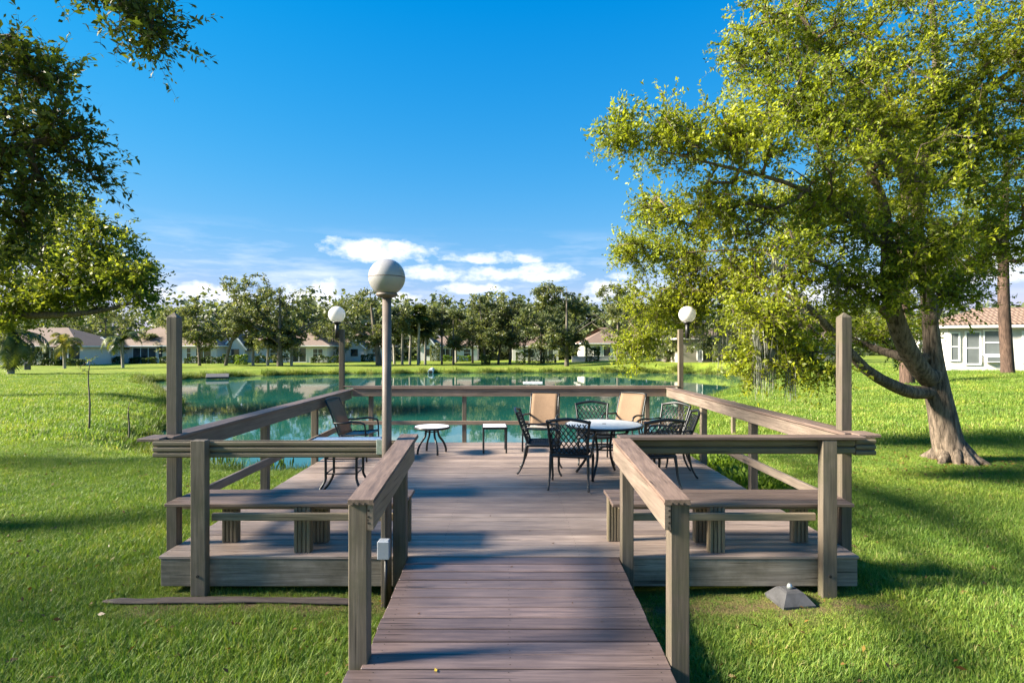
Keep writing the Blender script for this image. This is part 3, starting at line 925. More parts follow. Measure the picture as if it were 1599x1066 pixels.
def make_bracket_lamp(x, label, dx):
    l = empty('globe_lamp', (x, 10.905, 2.12), 0, label, 'lamp', 'globe lamps on the back corner posts')
    MB().tube([(dx, 0, -.16), (dx, 0, .14)], .038, 14).build('lamp_stem', M_BLACK, l)
    MB().lathe([(.04, .10), (.075, .125), (.085, .15), (.03, .155), (0, .155)], 20, (dx, 0, 0)).build('lamp_collar', M_BLACK, l)
    MB().box(dx - .035, dx + .035, -.005, .014, -.14, -.02, .003).build('mounting_plate', M_BLACK, l)
    globe(MB(), (dx, 0, .290), .158, 32).build('globe', M_GLOBE, l)


make_pole_lamp()
make_bracket_lamp(-3.18, 'white globe lamp on the back corner post nearest the lone tan armchair', -.08)
make_bracket_lamp(3.26, 'bright white globe lamp on the back corner post in front of the leafy oak', .11)

# electrical box and conduit beside the ramp
eb = empty('electrical_box', (-1.015, 4.70, gh(-1.0, 4.7)), 0, 'small pale grey outdoor electrical box on a stake beside the ramp', 'electrical box')
zb = -gh(-1.0, 4.7)
MB().box(-.045, .045, -.05, .02, zb + .07, zb + .225, .008).build('housing', M_BOXGREY, eb)
MB().box(-.048, .048, -.062, -.051, zb + .075, zb + .22, .005).build('cover', M_BOXGREY, eb)
MB().tube([(.01, 0, -.06), (.01, 0, zb + .068)], .013, 10).build('conduit', M_BLACK, eb)
MB().box(-.035, .0, .022, .05, -.1, zb + .5, .003).build('stake', M_POST, eb)

# old timber on the ground before the deck
tb = MB(); pts = curve_pts([(-3.36, 4.775, 0), (-2.6, 4.77, 0), (-1.9, 4.78, 0), (-1.18, 4.77, 0)], 18)
rg0 = random.Random(2)
tb.tube([(p.x, p.y, gh(p.x, p.y) + .016 + rg0.uniform(-.004, .004)) for p in pts], [.02] + [.055 + rg0.uniform(-.012, .008) for _ in pts[1:-1]] + [.04], 10, True, (1.0, .34))
tag(tb.build('ground_timber', M_TIMBER), 'dark rotting timber lying in the grass along the foot of the deck', 'timber')

# grey block in the lawn
cb = empty('concrete_block', (P(1233, 922, 4.80).x, 4.80, gh(2.32, 4.80)), .12, 'grey truncated pyramid block with small knob in the grass by the deck', 'block')
m = MB(); a, b_, hh = .14, .075, .10
m.add([(-a, -a, -.03), (a, -a, -.03), (a, a, -.03), (-a, a, -.03), (-a, -a, .02), (a, -a, .02), (a, a, .02), (-a, a, .02), (-b_, -b_, hh), (b_, -b_, hh), (b_, b_, hh), (-b_, b_, hh), (-b_ + .02, -b_ + .02, hh + .01), (b_ - .02, -b_ + .02, hh + .01), (b_ - .02, b_ - .02, hh + .01), (-b_ + .02, b_ - .02, hh + .01)],
      [(3, 2, 1, 0), (12, 13, 14, 15)] + [(k * 4 + i, k * 4 + (i + 1) % 4, k * 4 + 4 + (i + 1) % 4, k * 4 + 4 + i) for k in range(3) for i in range(4)])
m.build('body', M_CONC, cb)
MB().lathe([(.022, hh + .011), (.022, hh + .03), (.014, hh + .05), (0, hh + .052)], 14).build('knob', M_STEEL, cb)


# ================================================================== furniture
def lattice_bars(mb, w, h, f, nx, t=.011, arch=None):
    """crossing diagonal strips over a w x h panel; f maps (u, v) to a point; pitch from nx"""
    step = w / nx
    asp = 1.45
    for sgn in (-1, 1):
        c = -h / asp
        k0 = int(math.floor((-w / 2 - h / asp) / step)) - 1; k1 = int(math.ceil((w / 2 + h / asp) / step)) + 1
        for k in range(k0, k1):
            # line u = k*step + sgn * v/asp
            v0, v1 = 0.0, h
            u0, u1 = k * step, k * step + sgn * h / asp
            # clip to |u| <= w/2
            pts = []
            for i in range(9):
                v = h * i / 8; u = k * step + sgn * v / asp
                pts.append((u, v))
            lo = -w / 2; hi = w / 2
            def clip(p, q):
                (ua, va), (ub, vb) = p, q
                t0, t1 = 0.0, 1.0
                du = ub - ua
                for lim, s in ((lo, 1), (hi, -1)):
                    a = (ua - lim) * s; b = (ub - lim) * s
                    if a < 0 and b < 0: return None
                    if a < 0: t0 = max(t0, a / (a - b))
                    if b < 0: t1 = min(t1, a / (a - b))
                if t1 - t0 < 1e-3: return None
                return (ua + du * t0, va + (vb - va) * t0), (ua + du * t1, va + (vb - va) * t1)
            r = clip((u0, v0), (u1, v1))
            if not r: continue
            (ua, va), (ub, vb) = r
            if math.hypot(ub - ua, vb - va) < .02: continue
            P3 = [f(ua + (ub - ua) * i / 3, va + (vb - va) * i / 3) for i in range(4)]
            mb.tube(P3, t * .62, 4, True)


def make_lattice_chair():
    """cast metal armchair; faces +Y"""
    c = empty('patio_chair')
    # back: leans back, slightly dished, arched top
    def bk(u, v):          # u across, v from 0 (bottom .47) up to .42
        z = .455 + v; lean = -.215 - .16 * v / .43
        return Vector((u * (1 + .10 * v / .43), lean - .035 * (1 - (u / .25) ** 2), z))
    W, H = .43, .385
    m = MB(); lattice_bars(m, W, H, bk, 7, .012); m.build('back_lattice', M_DARK, c)
    m = MB()
    for s in (-1, 1):
        m.tube(curve_pts([(s * .235, -.235, .40), bk(s * .225, 0), bk(s * .228, .2), bk(s * .235, .39), bk(s * .245, .425)], 12), [.016] * 13, 8, True, (1, 1.25))
    top = [bk(-.245, .405), bk(-.16, .428), bk(0, .45), bk(.16, .428), bk(.245, .405)]
    m.tube(curve_pts(top, 16), .017, 8, True, (1.0, 1.2))
    m.tube([bk(-.225, .0), bk(0, -.006), bk(.225, .0)], .012, 6)
    m.build('back_frame', M_DARK, c)
    # seat: pierced lattice pan with rim
    def st(u, v):
        return Vector((u * (1 + .12 * v / .44), -.215 + v, .425 - .018 * math.sin(math.pi * v / .44) * (1 - (u / .27) ** 2)))
    m = MB(); lattice_bars(m, .42, .43, st, 9, .019); m.build('seat_lattice', M_DARK, c)
    m = MB()
    rim = [(-.235, -.225, .42), (-.262, 0, .42), (-.268, .16, .42), (-.225, .225, .418), (0, .24, .414), (.225, .225, .418), (.268, .16, .42), (.262, 0, .42), (.235, -.225, .42), (0, -.235, .42), (-.235, -.225, .42)]
    m.tube(curve_pts(rim, 40), .017, 6, False, (1, 1.35)); m.build('seat_frame', M_DARK, c)
    for s in (-1, 1):
        # arm: from the back upright sweeping forward, scrolling down to the front leg
        a = [bk(s * .232, .20), (s * .275, -.10, .645), (s * .295, .06, .655), (s * .292, .19, .640), (s * .285, .235, .60), (s * .276, .215, .545), (s * .27, .20, .46), (s * .262, .19, .41)]
        MB().tube(curve_pts(a, 22), [.013] * 5 + [.017] * 8 + [.014] * 10, 8, True, (1.25, .9)).build('arm', M_DARK, c)
        fl = [(s * .258, .19, .42), (s * .272, .215, .33), (s * .268, .215, .20), (s * .262, .215, .09), (s * .268, .245, .02), (s * .27, .262, .012)]
        MB().tube(curve_pts(fl, 14), [.022, .022, .021, .020, .018, .017, .016, .015, .014, .014, .013, .014, .015, .016, .013], 8).build('leg', M_DARK, c)
        bl = [(s * .232, -.225, .43), (s * .236, -.25, .32), (s * .24, -.275, .18), (s * .246, -.33, .06), (s * .25, -.365, .015)]
        MB().tube(curve_pts(bl, 14), [.021, .021, .020, .019, .018, .017, .016, .015, .014, .014, .013, .013, .014, .016, .013], 8).build('leg', M_DARK, c)
    return c


def place(o, x, y, rz, label, cat, group=None, z=.0015):
    o.location = (x, y, z); o.rotation_euler = (0, 0, rz); return tag(o, label, cat, group)


def face(dx, dy):   # heading whose +Y axis points along (dx, dy)
    return math.atan2(-dx, dy)


TX, TY = 1.32, 8.02
G1 = 'black lattice chairs round the pale table'
lat = make_lattice_chair()
spots = [(.80, 7.46, face(.20, 1), 'black lattice patio chair with its back turned, left of the open ramp rail end'),
         (.50, 8.28, face(1, -.10), 'black lattice patio chair in side view next to a tan chair'),
         (1.33, 8.98, face(-.03, -1), 'black lattice patio chair across the table against the pond railing, between two tan chairs'),
         (2.36, 8.92, face(-.75, -.60), 'black lattice patio chair angled towards the table by the back corner lamp post'),
         (2.22, 8.08, face(-1, .12), 'black lattice patio chair in side view with its back to the sunlit lawn'),
         (1.80, 7.40, face(-.28, 1), 'black lattice patio chair partly hidden behind the front handrail')]
for i, (x, y, rz, lb) in enumerate(spots):
    o = lat if i == 0 else copy_tree(lat)
    place(o, x, y, rz, lb, 'chair', G1)


def make_sling_chair():
    c = empty('sling_chair')
    def bk(u, v): return Vector((u, -.20 - .24 * v / .56 - .02 * math.cos(u / .24 * 1.4), .40 + v))
    V = []; Q = []
    nu, nv = 8, 10
    for j in range(nv + 1):
        for i in range(nu + 1):
            u = -.235 + .47 * i / nu; v = .55 * j / nv
            p = bk(u, v); V.append((p.x, p.y + .018 * math.sin(math.pi * j / nv), p.z))
    for j in range(nv):
        for i in range(nu):
            a = j * (nu + 1) + i; Q.append([a, a + 1, a + nu + 2, a + nu + 1])
    me = np_mesh('back_sling', V, Q, M_SLING, smooth=True); o = link('back_sling', me, c)
    so_ = o.modifiers.new('thick', 'SOLIDIFY'); so_.thickness = .006
    V = []; Q = []
    for j in range(nv + 1):
        for i in range(nu + 1):
            u = -.235 + .47 * i / nu; t = j / nv
            V.append((u, -.20 + .45 * t, .405 + .03 * t - .03 * math.sin(math.pi * t) * (1 - (u / .3) ** 2)))
    for j in range(nv):
        for i in range(nu):
            a = j * (nu + 1) + i; Q.append([a, a + 1, a + nu + 2, a + nu + 1])
    me = np_mesh('seat_sling', V, Q, M_SLINGSKYLIT, smooth=True); o = link('seat_sling', me, c)
    so_ = o.modifiers.new('thick', 'SOLIDIFY'); so_.thickness = .008
    for s in (-1, 1):
        p = [(s * .25, .25, .435), (s * .25, .1, .42), (s * .25, -.17, .405), (s * .25, -.225, .43), (s * .25, -.32, .68), (s * .25, -.44, .955)]
        MB().tube(curve_pts(p, 20), .014, 8).build('side_rail', M_DARK, c)
        p = [(s * .285, .25, .01), (s * .285, .235, .30), (s * .288, .225, .54), (s * .292, .19, .605), (s * .295, .05, .625), (s * .29, -.12, .605), (s * .262, -.30, .60)]
        m = MB().tube(curve_pts(p, 22), [.014] * 9 + [.018] * 14, 8, True, (1.1, .9)); m.build('arm', M_DARK, c)
        MB().tube([(s * .27, -.16, .42), (s * .275, -.24, .21), (s * .28, -.29, .008)], .014, 8).build('leg', M_DARK, c)
        m = MB(); m.tube([(s * .25, .20, .428), (s * .285, .235, .40)], .011, 6); m.build('leg_brace', M_DARK, c)
    m = MB(); m.tube(curve_pts([(-.25, -.44, .95), (-.15, -.455, .965), (0, -.46, .97), (.15, -.455, .965), (.25, -.44, .95)], 10), .013, 8); m.build('top_rail', M_DARK, c)
    m = MB(); m.tube([(-.25, .24, .425), (.25, .24, .425)], .012, 8); m.tube([(-.27, -.17, .40), (.27, -.17, .40)], .012, 8); m.build('cross_bar', M_DARK, c)
    return c


sl = make_sling_chair()
G2 = 'tan sling armchairs'
place(sl, .56, 10.02, face(-.22, -1), 'tan sling armchair facing the deck, between the square side table and the dining set', 'chair', G2)
place(copy_tree(sl), 1.98, 10.05, face(-.55, -.75), 'tan sling armchair turned aside behind the round dining table', 'chair', G2)
place(copy_tree(sl), -2.42, 9.25, face(.95, -.12), 'tan sling armchair standing alone by the railing near the pole lamp', 'chair', G2)


def make_dining_table():
    t = empty('dining_table', (TX, TY, .0015), 0, 'round patio dining table with pale top and black metal base', 'table')
    r = .53
    MB().lathe([(0, .712), (r - .015, .712), (r - .012, .722), (r - .03, .7235), (0, .7235)], 56).build('table_top', M_TABLETOP, t)
    MB().lathe([(r - .014, .690), (r + .006, .690), (r + .010, .705), (r + .006, .722), (r - .011, .7225), (r - .014, .690)], 56, cap=False).build('rim', M_DARK, t)
    for k in range(4):
        a = math.pi / 4 + k * math.pi / 2 + .25; ca, sa = math.cos(a), math.sin(a)
        p = [(ca * .36, sa * .36, .70), (ca * .30, sa * .30, .56), (ca * .24, sa * .24, .38), (ca * .27, sa * .27, .22), (ca * .38, sa * .38, .06), (ca * .42, sa * .42, .012)]
        MB().tube(curve_pts(p, 16), .019, 8).build('leg', M_DARK, t)
    for rr, z in ((.245, .40), (.33, .62)):
        MB().tube([(rr * math.cos(a * math.pi / 16), rr * math.sin(a * math.pi / 16), z) for a in range(33)], .012, 6, False).build('ring', M_DARK, t)
    m = MB()
    for k in range(2):
        a = math.pi / 4 + k * math.pi / 2 + .25; m.tube([(math.cos(a) * .24, math.sin(a) * .24, .40 + .004 * k), (-math.cos(a) * .24, -math.sin(a) * .24, .40 + .004 * k)], .010, 6)
    m.build('brace', M_DARK, t)
    MB().lathe([(.0, .7237), (.028, .7237), (.030, .727), (.02, .729), (0, .729)], 18).build('umbrella_plug', M_BLACK, t)


make_dining_table()


def make_side_table():
    t = empty('side_table', (-1.30, 9.72, .0015), .5, 'low round side table with frosted white top and curved black legs', 'table')
    MB().lathe([(0, .452), (.285, .452), (.285, .460), (0, .460)], 40).build('table_top', M_SIDETOP, t)
    MB().lathe([(.280, .424), (.300, .424), (.306, .440), (.300, .459), (.287, .461), (.280, .424)], 40, cap=False).build('rim', M_DARK, t)
    for k in range(4):
        a = k * math.pi / 2; ca, sa = math.cos(a), math.sin(a)
        p = [(ca * .11, sa * .11, .445), (ca * .11, sa * .11, .36), (ca * .13, sa * .13, .28), (ca * .20, sa * .20, .19), (ca * .245, sa * .245, .09), (ca * .255, sa * .255, .008)]
        MB().tube(curve_pts(p, 14), .016, 8, True, (1, 1.2)).build('leg', M_DARK, t)
    MB().tube([(.11 * math.cos(a * math.pi / 10), .11 * math.sin(a * math.pi / 10), .375) for a in range(21)], .010, 6, False).build('ring', M_DARK, t)
    MB().tube([(-.29, 0, .437), (.29, 0, .437)], .009, 6).tube([(0, -.29, .436), (0, .29, .436)], .009, 6).build('top_brace', M_DARK, t)


make_side_table()


def make_square_table():
    t = empty('square_side_table', (-.25, 9.92, .0015), .06, 'small square side table with white top and straight black legs', 'table')
    MB().box(-.195, .195, -.195, .195, .437, .447, .004).build('table_top', M_SIDETOP, t)
    m = MB()
    for a in (0, 1, 2, 3):
        M = Matrix.Rotation(a * math.pi / 2, 4, 'Z'); m.box(-.205, .205, -.212, -.197, .405, .445, .003, M)
    m.build('frame', M_DARK, t)
    for sx in (-1, 1):
        for sy in (-1, 1):
            MB().box(sx * .192 - .014, sx * .192 + .014, sy * .192 - .014, sy * .192 + .014, 0, .404, .004).build('leg', M_DARK, t)


make_square_table()


def make_tall_table():
    t = empty('patio_table', (-1.98, 6.95, .0015), .03, 'black four legged patio table with flared feet and white top behind the front rail', 'table')
    MB().box(-.40, .40, -.24, .24, .655, .668, .005).build('table_top', M_SIDETOP, t)
    m = MB()
    for a in (-1, 1):
        m.bar((-.405, a * .247, .655), (.405, a * .247, .655), .014, .03, .003); m.bar((a * .407, -.24, .655), (a * .407, .24, .655), .014, .03, .003)
    m.build('rim', M_DARK, t)
    for sx in (-1, 1):
        for sy in (-1, 1):
            p = [(sx * .19, sy * .175, .65), (sx * .18, sy * .175, .45), (sx * .18, sy * .175, .30), (sx * .185, sy * .18, .22), (sx * .25, sy * .23, .10), (sx * .33, sy * .28, .008)]
            MB().tube(curve_pts(p, 16), .0155, 8).build('leg', M_DARK, t)
    for z in (.30, .475):
        m = MB()
        for a in (-1, 1):
            m.tube([(-.18, a * .175, z), (.18, a * .175, z)], .0085, 6); m.tube([(a * .18, -.175, z), (a * .18, .175, z)], .0085, 6)
        m.build('stretcher', M_DARK, t)


make_tall_table()

# fallen leaves on the boards
rgf = random.Random(77)
leaf_spots = [(-.42, 3.30, 1), (-.33, 4.42, .2), (.02, 4.72, .1), (.32, 4.45, .1), (-.62, 3.95, .0), (.62, 3.85, .1), (.40, 4.95 + .3, .2), (-.2, 6.1, .1), (.6, 6.6, .1), (1.0, 7.0, .3), (.2, 5.6, .1), (-.5, 7.4, .1), (.45, 4.1, .2), (1.9, 5.9, .1), (2.3, 6.3, .2)]
for i, (x, y, v) in enumerate(leaf_spots):
    z = .0025 if y > DY0 else -.006 - .038 * (DY0 - y) + .0035
    L_ = .045 if i == 0 else rgf.uniform(.018, .034); W_ = L_ * .45
    me = np_mesh('fallen_leaf', [(-L_ / 2, 0, .004), (0, -W_ / 2, 0), (L_ / 2, 0, .006), (0, W_ / 2, .003), (0, 0, .001)], [[0, 1, 4], [1, 2, 4], [2, 3, 4], [3, 0, 4]], M_FALLEN, [v] * 4)
    o = link('fallen_leaf', me, None, (x, y, z), (0, 0, rgf.uniform(0, 6.28)))
    tag(o, 'yellow fallen leaf lying on the ramp boards' if i == 0 else ('small dry brown leaf on the dark ramp boards' if y < DY0 else 'small dry brown leaf on the deck boards'), 'leaf', 'fallen leaves on the boards')


# ================================================================== trees
class Tree:
    def __init__(s, seed):
        s.rg = np.random.default_rng(seed); s.pos = []; s.par = []; s.minr = []; s.chains = []; s.tips = []

    def limb(s, pts, radii, start=None, step=.35):
        """a hand-placed limb: points and radii"""
        pts = [Vector(p) for p in pts]; n = max(4, int(sum((pts[i + 1] - pts[i]).length for i in range(len(pts) - 1)) / step))
        cp = curve_pts(pts, n); rr = np.interp(np.linspace(0, 1, n + 1), np.linspace(0, 1, len(radii)), radii)
        chain = []; par = -1
        if start is not None:
            P_ = np.array([list(p) for p in s.pos]); par = int(np.argmin(((P_ - np.array(cp[0])) ** 2).sum(1))); chain.append(par)
        for p, r in zip(cp, rr):
            s.pos.append(p); s.par.append(par); s.minr.append(r); par = len(s.pos) - 1; chain.append(par)
        s.chains.append(chain); return s

    def grow(s, targets, step=.5, sag=.12, wander=.10, low_ok=.2):
        """reach each target from the nearest wood, in order of distance"""
        T = np.array(targets); A = np.array([list(p) for p in s.pos])
        d0 = np.array([np.min(((A - t) ** 2).sum(1)) for t in T]); order = np.argsort(d0)
        cap = len(A) + len(T) * 12; B = np.zeros((cap, 3)); n = len(A); B[:n] = A
        for k in order:
            t = T[k]; dv = B[:n] - t
            d2 = (dv ** 2).sum(1) + np.maximum(dv[:, 2] - low_ok, 0) ** 2 * 1.2   # rather grow upward than down
            j = int(np.argmin(d2)); p0 = B[j].copy(); L_ = float(np.linalg.norm(t - p0)); m = max(1, int(round(L_ / step))); par = j; chain = [j]
            perp = s.rg.normal(0, wander * L_, 3)
            for i in range(1, m + 1):
                u = i / m; q = p0 + (t - p0) * u + perp * math.sin(math.pi * u) + np.array([0, 0, sag * L_ * math.sin(math.pi * u)])
                if n >= cap: break
                B[n] = q; s.pos.append(Vector(q)); s.par.append(par); s.minr.append(0); par = n; chain.append(n); n += 1
            s.chains.append(chain); s.tips.append(par)
        return s

    def wood(s, name, mat, parent, tip=.006, expo=.5, maxr=None):
        n = len(s.pos); cnt = np.zeros(n)
        for t in s.tips: cnt[t] += 1
        for i in range(n - 1, -1, -1):
            if s.par[i] >= 0: cnt[s.par[i]] += cnt[i]
        r = tip * np.maximum(cnt, 1) ** expo; mr = np.array(s.minr)
        r = np.where(mr > 0, mr, r)
        for i in range(n):      # a branch is never thicker than what carries it
            if s.par[i] >= 0 and mr[i] == 0: r[i] = min(r[i], r[s.par[i]] * .95)
        s.bark = mat; mb = MB()
        for ch in s.chains:
            if len(ch) < 2: continue
            rr = [float(r[i]) for i in ch]
            if mr[ch[0]] > 0 and mr[ch[-1]] == 0 or (mr[ch[0]] > 0 and len(rr) > 1): rr[0] = min(rr[0], rr[1] * 1.25)
            big = max(rr); ns = 14 if big > .15 else 8 if big > .05 else 5 if big > .015 else 3
            mb.tube([s.pos[i] for i in ch], rr, ns, True)
        s.r = r
        return mb.build(name, mat, parent)

    def leaves(s, name, mat, parent, per, spread, size, aspect=.42, flat=.75, up=.5, along=True, droop=0.0, twigs=0):
        """leaf faces gathered round each twig end"""
        rg = s.rg; C = np.array([list(s.pos[t]) for t in s.tips]); Pp = np.array([list(s.pos[s.par[t]]) for t in s.tips])
        if twigs:      # short side shoots, leaves set along each of them
            m = len(C) * twigs; kt = np.repeat(np.arange(len(C)), twigs); pl = max(1, per // twigs)
            bd = C - Pp; bd /= np.linalg.norm(bd, axis=1, keepdims=True) + 1e-9
            d = rg.normal(0, 1, (m, 3)) + bd[kt] * .8; d[:, 2] = d[:, 2] * flat - droop; d /= np.linalg.norm(d, axis=1, keepdims=True) + 1e-9
            ln = (spread * 1.25 * rg.uniform(.45, 1.3, m))[:, None]; u0 = rg.uniform(.2, 1, m)[:, None]
            st = Pp[kt] * (1 - u0) + C[kt] * u0; en = st + d * ln + np.array([0, 0, -.10]) * ln
            sv = np.cross(d, rg.normal(0, 1, (m, 3))); sv /= np.linalg.norm(sv, axis=1, keepdims=True) + 1e-9
            TV = np.stack([st - sv * .003, st + sv * .003, en + sv * .0012, en - sv * .0012], 1).reshape(-1, 3)
            link('twigs', np_mesh('twigs', TV, np.arange(m * 4).reshape(m, 4), s.bark), parent)['kind'] = 'stuff'
            k2 = np.repeat(np.arange(m), pl); n = len(k2); t = rg.uniform(.12, 1.05, n)[:, None]
            off = rg.normal(0, 1, (n, 3)); off -= d[k2] * (off * d[k2]).sum(1, keepdims=True); off /= np.linalg.norm(off, axis=1, keepdims=True) + 1e-9
            c = st[k2] * (1 - t) + en[k2] * t + off * size * .38
            axis = off * .9 + d[k2] * .8
            me = leaf_mesh(name, c, size, aspect, up, mat, rg, rnd=np.clip(rg.normal(.45, .2, n) + rg.uniform(-.2, .2, len(C))[kt[k2]] + .25 * (t[:, 0] - .5), 0, 1), axis=axis * 2.0)
            return link(name, me, parent)
        n = len(C) * per; k = np.repeat(np.arange(len(C)), per)
        t = rg.uniform(0, 1, n)[:, None] ** .7 if along else np.ones((n, 1))
        base = Pp[k] * (1 - t) + C[k] * t
        g = rg.normal(0, 1, (n, 3)); g /= np.linalg.norm(g, axis=1, keepdims=True) + 1e-9
        g *= (rg.uniform(0, 1, (n, 1)) ** .5); g[:, 2] *= flat
        cl = rg.uniform(.65, 1.25, len(C))[k][:, None]
        c = base + g * spread * cl; c[:, 2] -= droop * rg.uniform(0, 1, n) * spread
        me = leaf_mesh(name, c, size, aspect, up, mat, rg, rnd=np.clip(rg.normal(.45, .22, n) + (rg.uniform(-.22, .22, len(C)))[k], 0, 1))
        return link(name, me, parent)


def leaf_mesh(name, c, size, aspect, up, mat, rg, rnd=None, axis=None):
    n = len(c)
    nr = rg.normal(0, 1, (n, 3)); nr[:, 2] = np.abs(nr[:, 2]) + up; nr /= np.linalg.norm(nr, axis=1, keepdims=True)
    a = rg.normal(0, 1, (n, 3)) if axis is None else axis + rg.normal(0, .3, (n, 3))
    a -= nr * (a * nr).sum(1, keepdims=True); a /= np.linalg.norm(a, axis=1, keepdims=True) + 1e-9
    b = np.cross(nr, a); L_ = (size * rg.uniform(.5, 1.4, n))[:, None]; W_ = L_ * aspect * .5
    bend = nr * L_ * .10
    V = np.empty((n, 4, 3)); V[:, 0] = c - a * L_ * .5 - bend; V[:, 1] = c + b * W_ + a * L_ * .05; V[:, 2] = c + a * L_ * .5 - bend; V[:, 3] = c - b * W_ + a * L_ * .05
    Q = np.arange(n * 4).reshape(n, 4)
    return np_mesh(name, V.reshape(-1, 3), Q, mat, rnd if rnd is not None else rg.uniform(0, 1, n))


def blob_points(blobs, rg, hollow=.35):
    """points spread through soft ellipsoids: (centre, (rx, ry, rz), count)"""
    out = []
    for c, r, n in blobs:
        g = rg.normal(0, 1, (n, 3)); g /= np.linalg.norm(g, axis=1, keepdims=True)
        rad = (hollow + (1 - hollow) * rg.uniform(0, 1, n)) ** .8
        out.append(np.array(c) + g * rad[:, None] * np.array(r))
    return np.concatenate(out)


def B(px, py, D, rpx, n, depth=None, ry=None):
    """an ellipsoid of foliage described where the photograph shows it"""
    r = rpx * D / F
    return (tuple(P(px, py, D)), (r, depth if depth else r, (ry if ry else rpx) * D / F), n)


# ---- the oak on the right lawn
def hero_oak():
    bx, by = 8.15, 10.6; bz = gh(bx, by)
    root = empty('oak_tree', (bx, by, bz), 0, 'large sunlit oak with leaning grey trunk and low limbs on the lawn beside the deck', 'tree')
    t = Tree(5)
    q = lambda px, py, D: P(px, py, D)
    t.limb([(bx + .08, by, bz - .12), (bx + .05, by, bz + .08), q(1480, 690, 10.6), q(1470, 640, 10.6), q(1462, 600, 10.6), q(1458, 560, 10.6), q(1452, 500, 10.65), q(1445, 430, 10.7), q(1432, 340, 10.8), q(1450, 230, 11), q(1462, 110, 11.2), q(1450, -40, 11.4), q(1440, -160, 11.6)],
           [.42, .33, .25, .22, .20, .155, .125, .11, .10, .085, .07, .05, .03], step=.2)
    t.limb([q(1452, 612, 10.55), q(1425, 612, 10.4), q(1395, 602, 10.2), q(1350, 575, 9.9), q(1300, 520, 9.6), q(1262, 480, 9.3), q(1215, 455, 9.3), q(1150, 440, 10.2)], [.12, .12, .11, .09, .07, .05, .035, .02], start=1)
    t.limb([q(1448, 590, 10.5), q(1425, 560, 10.3), q(1402, 510, 10.1), q(1388, 450, 10.0), q(1386, 390, 9.9), q(1378, 310, 9.8), q(1340, 240, 9.7), q(1290, 180, 9.6)], [.17, .165, .15, .13, .10, .07, .045, .02], start=1)
    t.limb([q(1452, 500, 10.6), q(1472, 460, 10.8), q(1505, 420, 11.1), q(1560, 380, 11.5), q(1640, 320, 12)], [.13, .11, .09, .07, .04], start=1)
    t.limb([q(1446, 440, 10.7), q(1420, 380, 11.2), q(1350, 330, 11.8), q(1260, 310, 12.3), q(1150, 320, 12.6)], [.12, .11, .09, .06, .03], start=1)
    t.limb([q(1386, 390, 9.9), q(1330, 340, 9.4), q(1240, 290, 9.0), q(1130, 260, 8.8), q(1030, 235, 8.8)], [.055, .045, .035, .025, .012], start=1)
    t.limb([q(1402, 510, 10.1), q(1360, 470, 9.8), q(1280, 410, 9.6), q(1180, 390, 10.6), q(1060, 395, 11.8)], [.06, .05, .04, .028, .014], start=1)
    t.limb([q(1435, 330, 10.8), q(1390, 230, 10.6), q(1330, 130, 10.5), q(1260, 40, 10.4), q(1220, -60, 10.4)], [.10, .085, .07, .05, .02], start=1)
    t.limb([q(1440, 560, 10.6), q(1400, 555, 11.2), q(1330, 530, 12.2), q(1270, 500, 13.0)], [.10, .09, .06, .03], start=1)
    t.limb([q(1450, 240, 11), q(1520, 160, 10.6), q(1600, 100, 10.3), q(1700, 60, 10)], [.09, .07, .05, .03], start=1)
    blobs = [B(975, 205, 8.8, 40, 20, .5), B(1050, 210, 8.9, 70, 42, .9, 55), B(1150, 225, 9.0, 80, 66, 1.1, 70), B(1175, 80, 10.2, 55, 40, .9, 75), B(1240, 40, 10.3, 90, 80, 1.2, 90),
             B(1260, 170, 9.6, 100, 95, 1.4, 85), B(1340, 90, 10.3, 110, 100, 1.6, 110), B(1130, 335, 9.6, 90, 62, 1.2, 55), B(1030, 335, 10.2, 50, 26, .8, 40), B(1380, 180, 9.6, 90, 60, .9, 80), B(1300, 260, 9.2, 80, 40, .8, 60), B(985, 390, 11.8, 45, 22, .6, 24),
             B(1060, 400, 12, 75, 60, 1.0, 45), B(1010, 470, 12, 50, 46, .8, 40), B(1000, 545, 12.2, 42, 42, .7, 38), B(1060, 480, 12.2, 70, 66, 1.0, 45), B(1130, 440, 11.8, 80, 66, 1.1, 55),
             B(1210, 400, 9.4, 85, 66, 1.3, 60), B(1290, 330, 9.8, 100, 90, 1.6, 80), B(1380, 280, 10.2, 100, 85, 1.8, 90), B(1200, 500, 8.9, 70, 50, .8, 40), B(1260, 560, 8.9, 50, 34, .6, 36),
             B(1320, 450, 9.6, 80, 50, 1.2, 50), B(1180, 560, 9.0, 35, 18, .5, 30), B(1450, 130, 10.8, 120, 105, 1.8, 110), B(1530, 230, 10.4, 110, 105, 1.8, 90), B(1560, 110, 10.2, 120, 105, 1.8, 100),
             B(1550, 350, 10.8, 90, 66, 1.5, 60), B(1500, 420, 11.2, 70, 36, 1.2, 40), B(1440, 380, 9.2, 80, 60, .8, 70), B(1475, 455, 9.6, 60, 26, .6, 36), B(1400, 450, 9.3, 50, 20, .6, 40), B(1400, 520, 11.8, 80, 30, 1.0, 40), B(1440, -80, 11, 200, 120, 2.4, 110),
             B(1680, 100, 10.5, 150, 110, 2.4, 140), B(1700, 300, 11.5, 130, 70, 2.4, 100), B(1240, 330, 12.2, 110, 60, 1.4, 70), B(1300, 510, 12.6, 80, 36, 1.2, 40), B(1480, 300, 13, 180, 70, 1.8, 140), B(1330, 190, 12.5, 140, 60, 1.5, 100)]
    blobs = [(c, rr, int(n * 1.35)) for c, rr, n in blobs]
    tg = blob_points(blobs, t.rg, .15)
